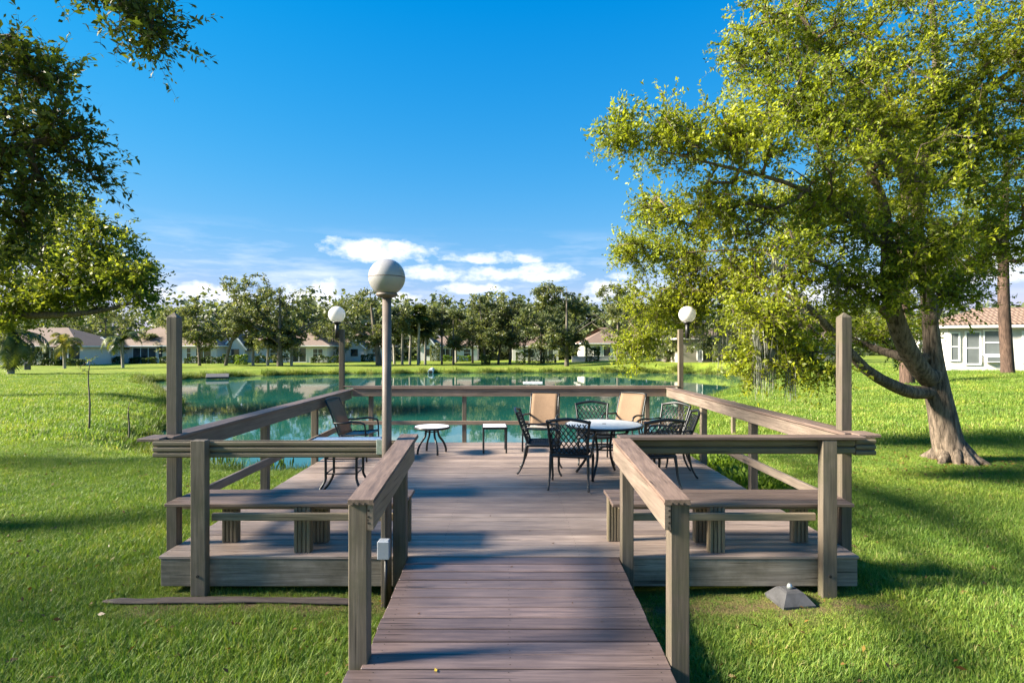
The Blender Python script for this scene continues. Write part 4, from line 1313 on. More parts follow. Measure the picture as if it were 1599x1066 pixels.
    gap = np.sin(tg[:, 0] * 2.1 + 1.7 * np.sin(tg[:, 2] * 1.3)) * np.sin(tg[:, 2] * 2.4 + 1.3 * np.sin(tg[:, 1] * 1.7)) * np.sin(tg[:, 1] * 1.9 + tg[:, 0])
    tg = tg[gap > -.33]
    t.grow(tg, .42, .06, .09)
    t.wood('trunk', M_BARK, root, .0050, .47)
    t.leaves('crown', M_OAKLEAF, root, 91, .33, .068, .42, .95, .0, twigs=7)
    for o in root.children: o.matrix_parent_inverse = Matrix.Translation((-bx, -by, -bz))
    # root flare
    rg = random.Random(1); m = MB()
    for k in range(9):
        a = k * .698 + rg.uniform(-.25, .25); r0 = rg.uniform(.42, .68)
        p = [(math.cos(a) * .16, math.sin(a) * .16, .36), (math.cos(a) * .25, math.sin(a) * .25, .15), (math.cos(a) * r0 * .72, math.sin(a) * r0 * .72, .005), (math.cos(a) * r0, math.sin(a) * r0, -.08)]
        m.tube(curve_pts(p, 8), [.06, .075, .085, .09, .085, .07, .06, .05, .03], 8)
    m.build('root_flare', M_BARK, root)
    # hanging moss
    rgn = np.random.default_rng(3)
    for (px, py, D, L_, w, n) in [(1188, 545, 8.9, .75, .10, 70), (1212, 420, 9, .35, .08, 26), (1205, 560, 8.9, .55, .07, 40), (1236, 590, 8.9, .45, .07, 40), (1130, 530, 11.8, .7, .12, 45), (1250, 480, 9.2, .3, .05, 22),
                                  (1165, 500, 11.6, .5, .18, 45), (1085, 420, 11.8, .4, .15, 26), (1150, 250, 9.3, .3, .15, 20), (1310, 440, 9.5, .3, .08, 18), (1335, 330, 9.8, .4, .15, 26), (1090, 520, 12, .5, .15, 30)]:
        c = np.array(P(px, py, D)); c[2] += L_ * .5; V = []; Q = []
        for _ in range(int(n * 1.8)):
            x, y = rgn.normal(0, w * .6, 2); l = L_ * 1.35 * rgn.uniform(.35, 1.1); wd = rgn.uniform(.005, .012); z0 = c[2] + rgn.uniform(-.08, .10); o = len(V); a = rgn.uniform(0, 3.14)
            dx, dy = math.cos(a) * wd, math.sin(a) * wd; px_, py_ = c[0] + x, c[1] + y
            for k in range(5):
                f = 1 - .75 * k / 4; V += [(px_ - dx * f, py_ - dy * f, z0 - l * k / 4), (px_ + dx * f, py_ + dy * f, z0 - l * k / 4)]
                px_ += rgn.normal(0, .012); py_ += rgn.normal(0, .012)
            for k in range(4): Q.append([o + 2 * k, o + 2 * k + 1, o + 2 * k + 3, o + 2 * k + 2])
        me = np_mesh('hanging_moss', V, Q, M_MOSS); o = link('hanging_moss', me, root); o['label'] = 'pale grey hanging moss'; o['kind'] = 'stuff'
        o.matrix_parent_inverse = Matrix.Translation((-bx, -by, -bz))


hero_oak()


# ---- big shade trees at the left, mostly beyond the frame
def shade_tree(name, label, bx, by, limbs, blobs, seed, mat, per, spread, size, aspect=.42, barkm=M_BARKDARK, step=.5, hollow=.2, along=True, twigs=0):
    bz = gh(bx, by); root = empty(name, (bx, by, bz), 0, label, 'tree'); t = Tree(seed)
    for i, (pts, rad) in enumerate(limbs):
        t.limb(pts, rad, start=None if i == 0 else 1, step=.4)
    t.grow(blob_points(blobs, t.rg, hollow), step, .06, .1)
    t.wood('trunk', barkm, root, .006, .47)
    t.leaves('crown', mat, root, per, spread, size, aspect, .8, .2, along, twigs=twigs)
    for o in root.children: o.matrix_parent_inverse = Matrix.Translation((-bx, -by, -bz))
    return root


ax, ay = -8.6, 6.4
shade_tree('shade_tree', 'dark leafy tree whose near boughs overhang the lawn from beyond the left edge', ax, ay,
           [([(ax, ay, gh(ax, ay) - .1), (ax + .1, ay, 1.0), (ax - .1, ay + .1, 2.6), (ax, ay + .1, 4.4), (ax + .2, ay, 6.6), (ax, ay, 8.6)], [.36, .28, .24, .19, .12, .04]),
            ([(ax, ay, 2.4), (ax + 1.0, ay + .1, 3.4), tuple(P(40, 230, 6.6)), tuple(P(125, 212, 6.8))], [.15, .11, .06, .02]),
            ([(ax, ay, 4.2), (ax + 1.6, ay - .4, 5.6), tuple(P(120, -40, 6.2)), tuple(P(220, 30, 6.3))], [.13, .09, .05, .02]),
            ([(ax, ay, 3.2), (ax - 1.2, ay + .8, 4.6), (ax - 2.2, ay + 1.4, 5.8)], [.13, .09, .04]),
            ([(ax, ay, 3.6), (ax - .6, ay - 1.6, 5.0), (ax - .4, ay - 3.0, 6.2)], [.13, .09, .04])],
           [B(5, 90, 6.5, 62, 40, .9, 75), B(62, 105, 6.6, 26, 14, .5, 45), B(15, 225, 6.6, 62, 44, .9, 62), B(105, 205, 6.7, 40, 20, .4, 26), B(130, 258, 6.8, 26, 9, .3, 16), B(10, 325, 6.7, 50, 34, .7, 50),
            B(62, 290, 6.7, 30, 13, .4, 30), B(15, 392, 6.8, 34, 10, .5, 18), B(225, 35, 6.3, 38, 24, .4, 30), B(170, -20, 6.2, 50, 20, .5, 28), B(140, -90, 6.2, 120, 40, .9, 60), B(-80, 200, 6.6, 110, 50, 1.6, 170),
            ((ax, ay, 7.0), (2.2, 2.2, 1.6), 20)],
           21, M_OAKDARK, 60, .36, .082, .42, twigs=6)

def unseen_shade_tree(label, bx, by, zc, rad, n, seed):
    """unseen oak added off to the left, its crown thinned to let flecks of sun through"""
    z0 = gh(bx, by)
    limbs = [([(bx, by, z0 - .1), (bx + .1, by, 1.2), (bx, by + .2, 3.0), (bx + .2, by + .2, zc), (bx, by, zc + rad[2] * .7)], [.40, .31, .25, .15, .04])]
    for k in range(5):
        a = k * 1.257 + .3
        limbs.append(([(bx, by, 2.2 + .3 * k), (bx + math.cos(a) * rad[0] * .4, by + math.sin(a) * rad[1] * .4, zc - rad[2] * .3), (bx + math.cos(a) * rad[0] * .75, by + math.sin(a) * rad[1] * .75, zc)], [.14, .09, .03]))
    shade_tree('unseen_shade_oak', label, bx, by, limbs, [((bx, by, zc), rad, n)], seed, M_OAKDARK, 58, 1.5, .12, .45, M_BARKDARK, .9, .0, False)  # added out of view; foliage density set for the sun it lets past


unseen_shade_tree('unseen thin crowned oak added beyond the left edge to dapple the deck with sun', -16.8, 9.6, 7.0, (3.6, 3.2, 3.6), 95, 22)
unseen_shade_tree('unseen thin crowned oak added beyond the left edge to dapple the ramp and near lawn', -13.6, 3.4, 6.0, (4.8, 5.0, 4.3), 125, 24)

# mid-distance oak on the left, glowing against the sun
mx_, my_ = -26.5, 24.0
shade_tree('lawn_oak', 'wide oak with sunlit yellow green leaves reaching over the lawn left of the pond', mx_, my_,
           [([(mx_, my_, gh(mx_, my_) - .1), (mx_, my_, 1.5), (mx_ + .3, my_, 3.6), (mx_ + .2, my_ + .4, 6.5), (mx_ + .4, my_, 9.5)], [.5, .42, .33, .2, .06]),
            ([(mx_, my_, 2.6), tuple(P(-40, 490, 24)), tuple(P(60, 492, 23.5)), tuple(P(140, 488, 23)), tuple(P(220, 470, 22.5))], [.26, .2, .15, .10, .04]),
            ([(mx_, my_, 3.4), tuple(P(-30, 420, 24)), tuple(P(60, 390, 24)), tuple(P(140, 360, 24))], [.24, .18, .11, .04]),
            ([(mx_, my_, 3.6), (mx_ - 2.5, my_ + .5, 5.5), (mx_ - 4, my_ + .5, 7)], [.24, .16, .05])],
           [B(40, 400, 24, 90, 110, 2.2, 50), B(130, 350, 24, 60, 36, 1.8, 35), B(160, 400, 23.6, 70, 95, 2.0, 45), B(205, 428, 22.8, 45, 56, 1.4, 28), B(225, 462, 22.6, 34, 15, 1.0, 18), B(120, 455, 23.4, 80, 100, 1.8, 32), B(30, 475, 24, 75, 110, 2.0, 40),
            B(90, 330, 24.5, 60, 60, 2.0, 45), B(-80, 380, 25, 120, 70, 3, 110), ((mx_, my_, 8.4), (4.5, 4.0, 2.2), 80)],
           23, M_OAKMID, 56, .62, .17, .5, M_BARKDARK, .8, twigs=6)


# ---- trees of the far shore
def far_tree(px, D, top, half, trunk_r, seed, label, mat=M_FARLEAF, name='oak_tree', lean=0.0, fork=True, low=.45, n=60, group='trees along the far shore', base_dy=None, leaf=.30, per=44, spread=.62):
    bx = (px - CX) * D / F; bz = gh(bx, D); trunk_r *= .6; half *= 1.3
    h = EYE - (top - CY) * D / F - bz; w = half * D / F
    rg = np.random.default_rng(seed); t = Tree(seed); root = empty(name, (bx, D, bz), 0, label, 'tree', group)
    mid = h * low
    t.limb([(bx, D, bz - .2), (bx + lean * .15, D, bz + mid * .4), (bx + lean * .5, D, bz + mid), (bx + lean * .8, D, bz + h * .7), (bx + lean, D, bz + h * .92)], [trunk_r * 1.25, trunk_r, trunk_r * .8, trunk_r * .45, trunk_r * .15], step=.8)
    if fork:
        for k in range(4):
            a = rg.uniform(-.4, .4) + (0 if k % 2 else math.pi); u = rg.uniform(.55, 1.0)
            t.limb([(bx + lean * .3, D, bz + mid * u), (bx + lean * .4 + math.cos(a) * w * .3, D + math.sin(a) * w * .3, bz + mid * u + h * .16), (bx + lean * .5 + math.cos(a) * w * .65, D + math.sin(a) * w * .6, bz + mid * u + h * .3)], [trunk_r * .5, trunk_r * .35, trunk_r * .15], start=1, step=.8)
    # crown: several uneven clumps, gaps between
    blobs = []; k = rg.integers(8, 12)
    for i in range(k):
        a = rg.uniform(0, 6.283); rr = math.sqrt(rg.uniform(.05, 1)) * w * .72; zz = bz + h * rg.uniform(low * .68, .90)
        sh = math.sqrt(max(.15, 1 - ((zz - bz) / h - .68) ** 2 / .16)); br = w * rg.uniform(.30, .50)
        blobs.append(((bx + lean * .7 + math.cos(a) * rr * sh, D + math.sin(a) * rr * sh, zz), (br, br, br * .7), int(2.5 * n / k) + 1))
    blobs.append(((bx + lean, D, bz + h * .9), (w * .3, w * .3, h * .09), 5))
    t.grow(blob_points(blobs, rg, .3), .9, .05, .12)
    t.wood('trunk', M_BARKFAR, root, .022, .48)
    t.leaves('crown', mat, root, per, spread, leaf, .6, .7, .35)
    for o in root.children: o.matrix_parent_inverse = Matrix.Translation((-bx, -D, -bz))
    return root


far_specs = [
    # px, D, top, half width px, trunk r, label, kwargs
    (312, 74, 462, 42, .28, 'slim oak before the wide brown roofed house, twin stems', dict(low=.40, n=52, lean=-.6)),
    (352, 73, 452, 40, .30, 'leaning oak beside the gable of the tan roofed house', dict(low=.42, n=46, lean=2.2)),
    (437, 72, 444, 72, .55, 'spreading oak with thick pale trunk in front of the tan roofed house', dict(low=.36, n=110)),
    (592, 75, 448, 56, .60, 'tall oak with forked pale trunk by the small white gabled house', dict(low=.42, n=90, lean=-1.2)),
    (655, 84, 472, 34, .22, 'dark slender oak among the cabbage palms', dict(low=.5, n=40, mat=M_FARDARK)),
    (690, 80, 463, 26, .22, 'tall thin tree with bare lower trunk and small crown', dict(low=.6, n=34, mat=M_FARDARK)),
    (708, 79, 480, 22, .26, 'small tree beside the tall thin one', dict(low=.45, n=30)),
    (758, 78, 456, 44, .28, 'oak of the dense grove with three pale stems', dict(low=.42, n=64, lean=-.8)),
    (778, 80, 470, 34, .26, 'oak inside the dense grove, leaning stem', dict(low=.45, n=48, lean=.9, mat=M_FARDARK)),
    (796, 79, 462, 42, .30, 'oak at the dark end of the dense grove', dict(low=.4, n=64, lean=.6, mat=M_FARDARK)),
    (738, 86, 470, 34, .24, 'oak behind the dense grove', dict(low=.4, n=44)),
    (885, 72, 440, 62, .42, 'broad oak with dark forked trunk before the tiled roof house', dict(low=.34, n=110)),
    (845, 84, 480, 36, .25, 'round oak between the grove and the broad oak', dict(low=.36, n=50, mat=M_FARDARK)),
    (965, 78, 448, 48, .36, 'oak half hidden behind the bright leaves of the lawn oak', dict(low=.36, n=66)),
    (1040, 70, 470, 60, .34, 'oak on the far lawn beyond the corner lamp', dict(low=.34, n=66)),
    (1130, 62, 480, 60, .34, 'oak in front of the long low house behind the mossy boughs', dict(low=.36, n=60)),
    (1240, 58, 470, 70, .34, 'oak near the end of the long low house', dict(low=.36, n=60)),
    (262, 88, 478, 40, .3, 'oak rising behind the brown roofed house', dict(low=.36, n=50)),
    (520, 95, 500, 40, .3, 'oak rising behind the house with the pale roof', dict(low=.34, n=46)),
    (165, 96, 482, 60, .3, 'oak behind the houses on the left lawn', dict(low=.34, n=60)),
    (60, 92, 470, 70, .3, 'oak behind the first house with the screened porch', dict(low=.34, n=60)),
]
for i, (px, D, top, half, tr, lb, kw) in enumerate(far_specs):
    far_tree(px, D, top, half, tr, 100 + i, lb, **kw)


# ---- palms
def palm(px, D, base_y, crown_y, tr, nf, fl, seed, label, mat=M_PALM, droop=1.0, name='palm_tree', fan=False, skirt=0):
    bx = (px - CX) * D / F; bz = gh(bx, D); h = EYE - (crown_y - CY) * D / F - bz
    root = empty(name, (bx, D, bz), 0, label, 'palm tree', 'palms on the far lawn'); rg = np.random.default_rng(seed)
    ln = rg.uniform(-.15, .15)
    MB().tube(curve_pts([(0, 0, -.2), (ln * .3, 0, h * .3), (ln, 0, h * .7), (ln * 1.1, 0, h)], 12), [tr * 1.3] + [tr * 1.05] * 3 + [tr] * 8 + [tr * .8], 10).build('trunk', M_PALMTRUNK, root)
    V = []; Q = []; A = []
    for i in range(nf):
        a = i * 2.4 + rg.uniform(-.3, .3); e = rg.uniform(-.25, 1.35) if not skirt or i > skirt else rg.uniform(-1.2, -.5)
        L_ = fl * rg.uniform(.8, 1.1); v = rg.uniform(0, 1); n = 14
        d = np.array([math.cos(a), math.sin(a), 0]); p = np.array([ln * 1.1, 0, h]); th = e; s_ = np.array([-math.sin(a), math.cos(a), 0])
        if fan:
            c = p + (d * math.cos(e) + np.array([0, 0, math.sin(e)])) * L_ * .45
            for k in range(12):
                b = (k - 5.5) / 5.5 * 1.9; dv = d * math.cos(e) * math.cos(b) + s_ * math.sin(b) + np.array([0, 0, math.sin(e) * math.cos(b)]); l = L_ * .6
                w = np.cross(dv, [0, 0, 1.0]); w = w / (np.linalg.norm(w) + 1e-6) * .15; t = c + dv * l + np.array([0, 0, -.25 * l]); o = len(V)
                V += [tuple(c - w * .4), tuple(c + dv * l * .5 - w), tuple(t), tuple(c + dv * l * .5 + w)]; Q.append([o, o + 1, o + 2, o + 3]); A.append(v)
            continue
        for k in range(n):
            q = p + (d * math.cos(th) + np.array([0, 0, math.sin(th)])) * L_ / n; th -= droop * 2.3 / n * (.35 + 1.3 * k / n)
            for sg in (-1, 1):
                for hh in (0, .5):
                    b = p + (q - p) * hh; ll = L_ * .24 * math.sin(math.pi * (k + hh + 1.2) / (n + 2)) ** .6
                    t = b + s_ * sg * ll * .8 + (q - p) / np.linalg.norm(q - p) * ll * .5 + np.array([0, 0, -ll * rg.uniform(.2, .6)])
                    w = (q - p) * .28; o = len(V); V += [tuple(b - w), tuple(b + w), tuple(t + w * .2), tuple(t - w * .2)]; Q.append([o, o + 1, o + 2, o + 3]); A.append(min(1, max(0, v + rg.uniform(-.2, .2))))
            p = q
    link('crown', np_mesh('crown', V, Q, mat, A), root)
    return root


palm(17, 47, 580, 520, .24, 34, 3.2, 1, 'dark shaggy palm with thick pale trunk on the left lawn', skirt=8)
palm(101, 63, 570, 536, .15, 26, 2.5, 2, 'short palm with arching yellow green fronds in front of the porch', M_PALMY, 1.25)
palm(192, 66, 568, 531, .16, 18, 2.9, 3, 'grey green palm with drooping fronds in front of the small gable', M_PALM, 1.2)
for k, (px, D, ty, lb) in enumerate([(628, 78, 492, 'tall cabbage palm behind the lamp pole, darkest of the palm clump'), (640, 79, 508, 'short cabbage palm low in the palm clump'), (653, 77, 488, 'cabbage palm with clean pale trunk in the palm clump'),
                                     (664, 79, 512, 'short cabbage palm on the edge of the palm clump'), (616, 80, 520, 'low cabbage palm at the foot of the forked oak'), (395, 74, 528, 'low cabbage palm left of the thick trunked oak'),
                                     (418, 73, 524, 'cabbage palm tight against the thick trunked oak'), (455, 73.5, 526, 'low cabbage palm right of the thick trunked oak'), (712, 90, 520, 'cabbage palm beside the white house of the grove')]):
    palm(px, D, 0, ty, .17, 26, 1.7, 40 + k, lb, M_FARDARK if k != 2 else M_PALM, 1, 'cabbage_palm', True, 8)


# ---- pines by the house on the right
def pine(px, D, r, top_h, seed, label, blobs=None):
    bx = (px - CX) * D / F; bz = gh(bx, D); root = empty('pine_tree', (bx, D, bz), 0, label, 'tree'); t = Tree(seed)
    t.limb([(bx, D, bz - .2), (bx, D, bz + .5), (bx - .2, D, bz + top_h * .4), (bx - .1, D, bz + top_h * .8), (bx, D, bz + top_h)], [r * 1.3, r * 1.02, r * .9, r * .6, r * .15], step=.5)
    t.grow(blob_points(blobs or [((bx, D, bz + top_h * .85), (2.6, 2.6, 2.2), 60), ((bx - 1.5, D, bz + top_h * .62), (2.0, 2.0, .9), 30), ((bx + 1.4, D, bz + top_h * .55), (2.0, 2.0, .8), 26)], t.rg, .3), .8, .02, .1)
    t.wood('trunk', M_BARKPINE, root, .016, .48); t.leaves('crown', M_OAKMID, root, 60, .5, .2, .35, .7, .4)
    for o in root.children: o.matrix_parent_inverse = Matrix.Translation((-bx, -D, -bz))


pine(1573, 29, .27, 11, 61, 'thick reddish brown pine trunk standing in front of the white house')
pine(1416, 26, .28, 12, 62, 'brown tree trunk seen past the oak trunk on the right lawn')


# ---- woods behind the houses: one far mass
def far_woods():
    rg = np.random.default_rng(6); C = []
    for i in range(420):
        a = rg.uniform(-1.05, 1.15); D = rg.uniform(108, 138); x = D * math.tan(a) if abs(a) < .9 else D * a * 1.3
        C.append((x, D, rg.uniform(8.5, 13.5), rg.uniform(3, 5.5)))
    pts = []
    for x, D, hgt, r in C:
        n = 230; g = rg.normal(0, 1, (n, 3)); g /= np.linalg.norm(g, axis=1, keepdims=True)
        p = np.array([x, D, hgt * .5 - .4]) + g * np.array([r, r, hgt * .55]) * rg.uniform(.75, 1.05, (n, 1)); pts.append(p[p[:, 2] > -.6])
    pts = np.concatenate(pts)
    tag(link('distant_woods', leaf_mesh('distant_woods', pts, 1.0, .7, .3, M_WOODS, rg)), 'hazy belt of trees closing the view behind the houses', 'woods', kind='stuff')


far_woods()


# ================================================================== houses
def house(label, x0, x1, y, depth, wall_h, roof_h, roof_m, wins, porch=None, gable=None, base=None, name='house', wall_m=M_WALL, over=.6, ridge_in=None, door=None):
    w = x1 - x0; bz = gh((x0 + x1) / 2, y) if base is None else base
    root = empty(name, (x0, y, bz), 0, label, 'house', 'houses round the pond')
    MB().box(0, w, 0, depth, -.6, wall_h).build('wall', wall_m, root)
    ri = ridge_in if ridge_in is not None else depth / 2 + over
    z0 = wall_h - .05; o = over
    m = MB()
    vs = [(-o, -o, z0), (w + o, -o, z0), (w + o, depth + o, z0), (-o, depth + o, z0), (-o + ri, depth / 2, z0 + roof_h), (w + o - ri, depth / 2, z0 + roof_h),
          (-o, -o, z0 - .14), (w + o, -o, z0 - .14), (w + o, depth + o, z0 - .14), (-o, depth + o, z0 - .14)]
    m.add(vs, [(0, 1, 5, 4), (1, 2, 5), (2, 3, 4, 5), (3, 0, 4), (9, 8, 7, 6)])
    rf = m.build('roof', roof_m, root)
    MB().add(vs, [(6, 7, 1, 0), (7, 8, 2, 1), (8, 9, 3, 2), (9, 6, 0, 3)]).build('eave', M_TRIM, root)
    for (wx, ww, wz, wh, kind) in wins:
        f = MB()
        e = .08
        f.box(wx - e, wx + ww + e, -.07, -.002, wz - e, wz).box(wx - e, wx + ww + e, -.07, -.002, wz + wh, wz + wh + e)
        f.box(wx - e, wx, -.069, -.002, wz, wz + wh).box(wx + ww, wx + ww + e, -.069, -.002, wz, wz + wh)
        n = max(1, int(round(ww / 1.0))) if kind != 'single' else 1
        for k in range(1, n): f.box(wx + ww * k / n - .04, wx + ww * k / n + .04, -.068, -.002, wz, wz + wh)
        if kind in ('sash', 'single'): f.box(wx, wx + ww, -.066, -.002, wz + wh * .5 - .03, wz + wh * .5 + .03)
        fo = f.build('window' if kind != 'door' else 'sliding_door', M_TRIM, root)
        MB().box(wx, wx + ww, -.04, -.003, wz, wz + wh).build('pane', M_BLIND if kind == 'single' and over < .5 else M_GLASS, fo)
    if porch:
        px0, px1, pd = porch
        ph = wall_h - .25
        MB().box(px0, px1, -pd, -.005, -.4, .08).build('porch_floor', M_CONC, root)
        sc = MB().box(px0 + .03, px1 - .03, -pd + .03, -pd + .05, .081, ph).box(px0 + .03, px0 + .05, -pd + .06, -.008, .081, ph).box(px1 - .05, px1 - .03, -pd + .06, -.008, .081, ph).build('porch_screen', M_SHADEWALL, root)
        n = max(2, int((px1 - px0) / 1.3))
        for k in range(n + 1):
            xx = px0 + (px1 - px0 - .07) * k / n
            MB().box(xx, xx + .07, -pd - .03, -pd + .028, .081, ph).build('porch_post', M_TRIM, root)
        MB().add([(px0 - .2, -pd - .3, ph + .002), (px1 + .2, -pd - .3, ph + .002), (px1 + .2, -.001, wall_h - .22 + .5), (px0 - .2, -.001, wall_h - .22 + .5), (px0 - .2, -pd - .3, ph + .12), (px1 + .2, -pd - .3, ph + .12), (px1 + .2, -.001, wall_h + .45), (px0 - .2, -.001, wall_h + .45)],
                 [(0, 3, 2, 1), (4, 5, 6, 7), (0, 1, 5, 4), (1, 2, 6, 5), (3, 0, 4, 7)]).build('porch_roof', roof_m, root)
    for gb in (gable or []):
        g0, g1, gd, gh_ = gb; gm_ = (g0 + g1) / 2; zt = wall_h - .3
        MB().add([(g0, -gd, -.5), (g1, -gd, -.5), (g1, -gd, zt), (gm_, -gd, zt + gh_), (g0, -gd, zt), (g0, -.002, -.5), (g1, -.002, -.5), (g1, -.002, zt), (gm_, -.002, zt + gh_), (g0, -.002, zt)],
                 [(0, 1, 2, 3, 4), (5, 0, 4, 9), (1, 6, 7, 2), (4, 3, 8, 9), (3, 2, 7, 8)]).build('gable_wall', wall_m, root)
        s = gh_ / ((g1 - g0) / 2); ov = .45
        for sg in (-1, 1):
            e0 = gm_ + sg * ((g1 - g0) / 2 + ov); ze = zt - s * ov
            MB().add([(gm_, -gd - .4, zt + gh_ + .03), (e0, -gd - .4, ze + .03), (e0, depth * .35, ze + .03), (gm_, depth * .35, zt + gh_ + .03), (gm_, -gd - .4, zt + gh_ + .19), (e0, -gd - .4, ze + .19), (e0, depth * .35, ze + .19), (gm_, depth * .35, zt + gh_ + .19)],
                     [(0, 1, 2, 3), (4, 5, 6, 7)][0:1] + [(7, 6, 5, 4) if sg > 0 else (4, 5, 6, 7)] + [(0, 4, 5, 1), (1, 5, 6, 2)]).build('gable_roof', roof_m, root)
            MB().bar((gm_, -gd - .42, zt + gh_ + .10), (e0, -gd - .42, ze + .10), .03, .22).build('barge_board', M_TRIM, root)
        MB().box(gm_ - .6, gm_ + .6, -gd - .05, -gd - .003, .9, 2.1).build('window', M_GLASS, root)
    return root


def X(px, D): return (px - CX) * D / F


house('white house with brown roof and dark screened porch behind the shaggy palm', X(-60, 76), X(122, 76), 76, 11, 2.6, 2.6, M_ROOFB, [(9.3, .5, .7, 1.5, 'single'), (10.8, 2.7, .1, 2.1, 'door'), (3.0, 1.4, .9, 1.2, 'sash')], porch=(13.7, 15.6, 2.0))
house('wide white house with brown hip roof and small gable behind the drooping palm', X(160, 86), X(338, 86), 86, 13, 2.7, 3.6, M_ROOF, [(4.6, 3.4, .1, 2.2, 'door'), (8.4, .6, .8, 1.5, 'single'), (12.6, .6, .8, 1.5, 'single'), (14.0, 2.2, .1, 2.1, 'door')], gable=[(.2, 3.6, 2.4, 1.3)])
house('white house with pale tan roof and bright gable behind the thick trunked oak', X(372, 90), X(511, 90), 90, 12, 2.7, 3.0, M_ROOF, [(8.4, 2.2, .1, 2.2, 'door'), (11.7, 1.5, .7, 1.4, 'sash'), (5.0, 1.4, .8, 1.2, 'sash')], gable=[(-1.4, 1.6, 1.2, 1.9)])
house('small white gabled house beside the forked pale oak', X(515, 100), X(598, 100), 100, 10, 2.7, 2.8, M_ROOF, [(2.0, 1.2, .8, 1.3, 'sash'), (7.4, 1.2, .8, 1.3, 'sash')], gable=[(3.2, 6.4, 2.0, 1.4)])
house('white house with dark porch glimpsed beside the dense oak grove', X(662, 104), X(745, 104), 104, 10, 2.7, 2.6, M_ROOF, [(3.0, 2.6, .1, 2.0, 'door'), (7.2, 1.2, .8, 1.2, 'sash')], gable=[(-.4, 2.4, 1.5, 1.8)])
house('cream house with pinkish tiled roof behind the dense grove', X(800, 102), X(872, 102), 102, 10, 2.7, 2.7, M_ROOFT, [(2.0, 1.8, .6, 1.4, 'sash'), (5.4, 1.8, .1, 2.0, 'door')], wall_m=M_WALLW)
house('cream house with hipped tile roof and white patio wall right of the broad oak', X(912, 94), X(985, 94), 94, 9, 2.7, 2.7, M_ROOFT, [(1.6, 1.1, .6, 1.5, 'sash'), (3.2, 1.1, .1, 2.0, 'door'), (5.0, 1.6, .6, 1.5, 'sash')], wall_m=M_WALLW)
house('long low house with dark porch behind the mossy boughs of the lawn oak', X(1062, 66), X(1330, 66), 66, 11, 2.6, 2.4, M_ROOFB, [(2, 3.4, .1, 2.0, 'door'), (8, 1.4, .8, 1.2, 'sash'), (11, 3.0, .1, 2.0, 'door'), (16, 1.4, .8, 1.2, 'sash')], porch=(2.0, 7.0, 1.6), wall_m=M_WALLB)
R_ = house('bright white house with clay tile roof, tall windows and wall air conditioner', X(1480, 33), X(1480, 33) + 12, 33, 5.4, 2.62, 1.15, M_ROOFT,
           [(.15, .35, .62, 1.5, 'single'), (.88, .62, .42, 1.75, 'single'), (1.75, .78, .95, 1.3, 'single'), (3.55, .95, .55, 1.6, 'single'), (5.2, .95, .55, 1.6, 'single')], wall_m=M_WALLW, over=.45)
R_.rotation_euler = (0, 0, R(-17))
ac = MB().box(1.72, 2.5, -.28, -.075, .50, .85, .01).build('air_conditioner', M_TRIM, R_)
MB().box(1.77, 2.38, -.285, -.281, .55, .80).build('grille', M_BLIND, ac)
MB().box(2.62, 2.78, -.12, -.003, -.02, 2.40, .01).build('pilaster', M_TRIM, R_)
# clay tile rows on the nearest roof: each visible ridge a piece of its own
tm = MB().tube([(0, 0, 0), (0, .5, .5 * 1.15 / 3.15)], .085, 8).mesh('roof_tile', M_ROOFT)
roof_o = [o for o in R_.children if o.name.startswith('roof')][0]
for i in range(28):
    x = -.30 + i * .24
    for j in range(6):
        yy = -.45 + j * .46
        if x < -.45 + (yy + .45) * 1.0 + .1: continue
        link('roof_tile', tm, roof_o, (x, yy, 2.62 - .05 + (yy + .45) * 1.15 / 3.15 + .01 + .012 * (j % 2)))

# white patio wall
pw = MB().box(X(893, 88), X(957, 88), 88, 88.2, -.7, .42).box(X(893, 88) - .05, X(957, 88) + .05, 87.95, 88.25, .421, .50)
tag(pw.build('patio_wall', M_WALLW), 'low white patio wall in front of the tiled roof house', 'wall')


# ---- hedges and shrubs
def hedge(px0, px1, D, h, label, name='hedge', mat=M_HEDGE, depth=1.2, leaf=.22, cat='hedge', n=None):
    x0, x1 = X(px0, D), X(px1, D); bz = gh((x0 + x1) / 2, D); rg = np.random.default_rng(int(px0 * 7 + D)); w = x1 - x0
    root = empty(name, ((x0 + x1) / 2, D, bz), 0, label, cat, 'clipped shrubs before the houses')
    n = n or int(420 * w * h / 1.2 + 300)
    p = rg.uniform(-1, 1, (n, 3)); ax_ = rg.integers(0, 3, n); s = np.sign(rg.uniform(-1, 1, n)); s[ax_ == 2] = 1
    p[np.arange(n), ax_] = s * rg.uniform(.82, 1.03, n)
    top = 1 + .12 * np.sin(p[:, 0] * w * 1.4 + px0) + .07 * np.sin(p[:, 0] * w * 3.7)
    c = np.stack([p[:, 0] * w / 2, p[:, 1] * depth / 2, (p[:, 2] * .5 + .5) * h * top], 1)
    link('foliage', leaf_mesh('foliage', c, leaf, .65, .3, mat, rg), root)
    m = MB()
    for k in range(max(2, int(w / .9))):
        xx = -w / 2 + w * (k + .5) / max(2, int(w / .9)); m.tube([(xx, 0, -.1), (xx + .05, .03, h * .7)], [.03, .015], 5)
    m.build('stem', M_BARKDARK, root)


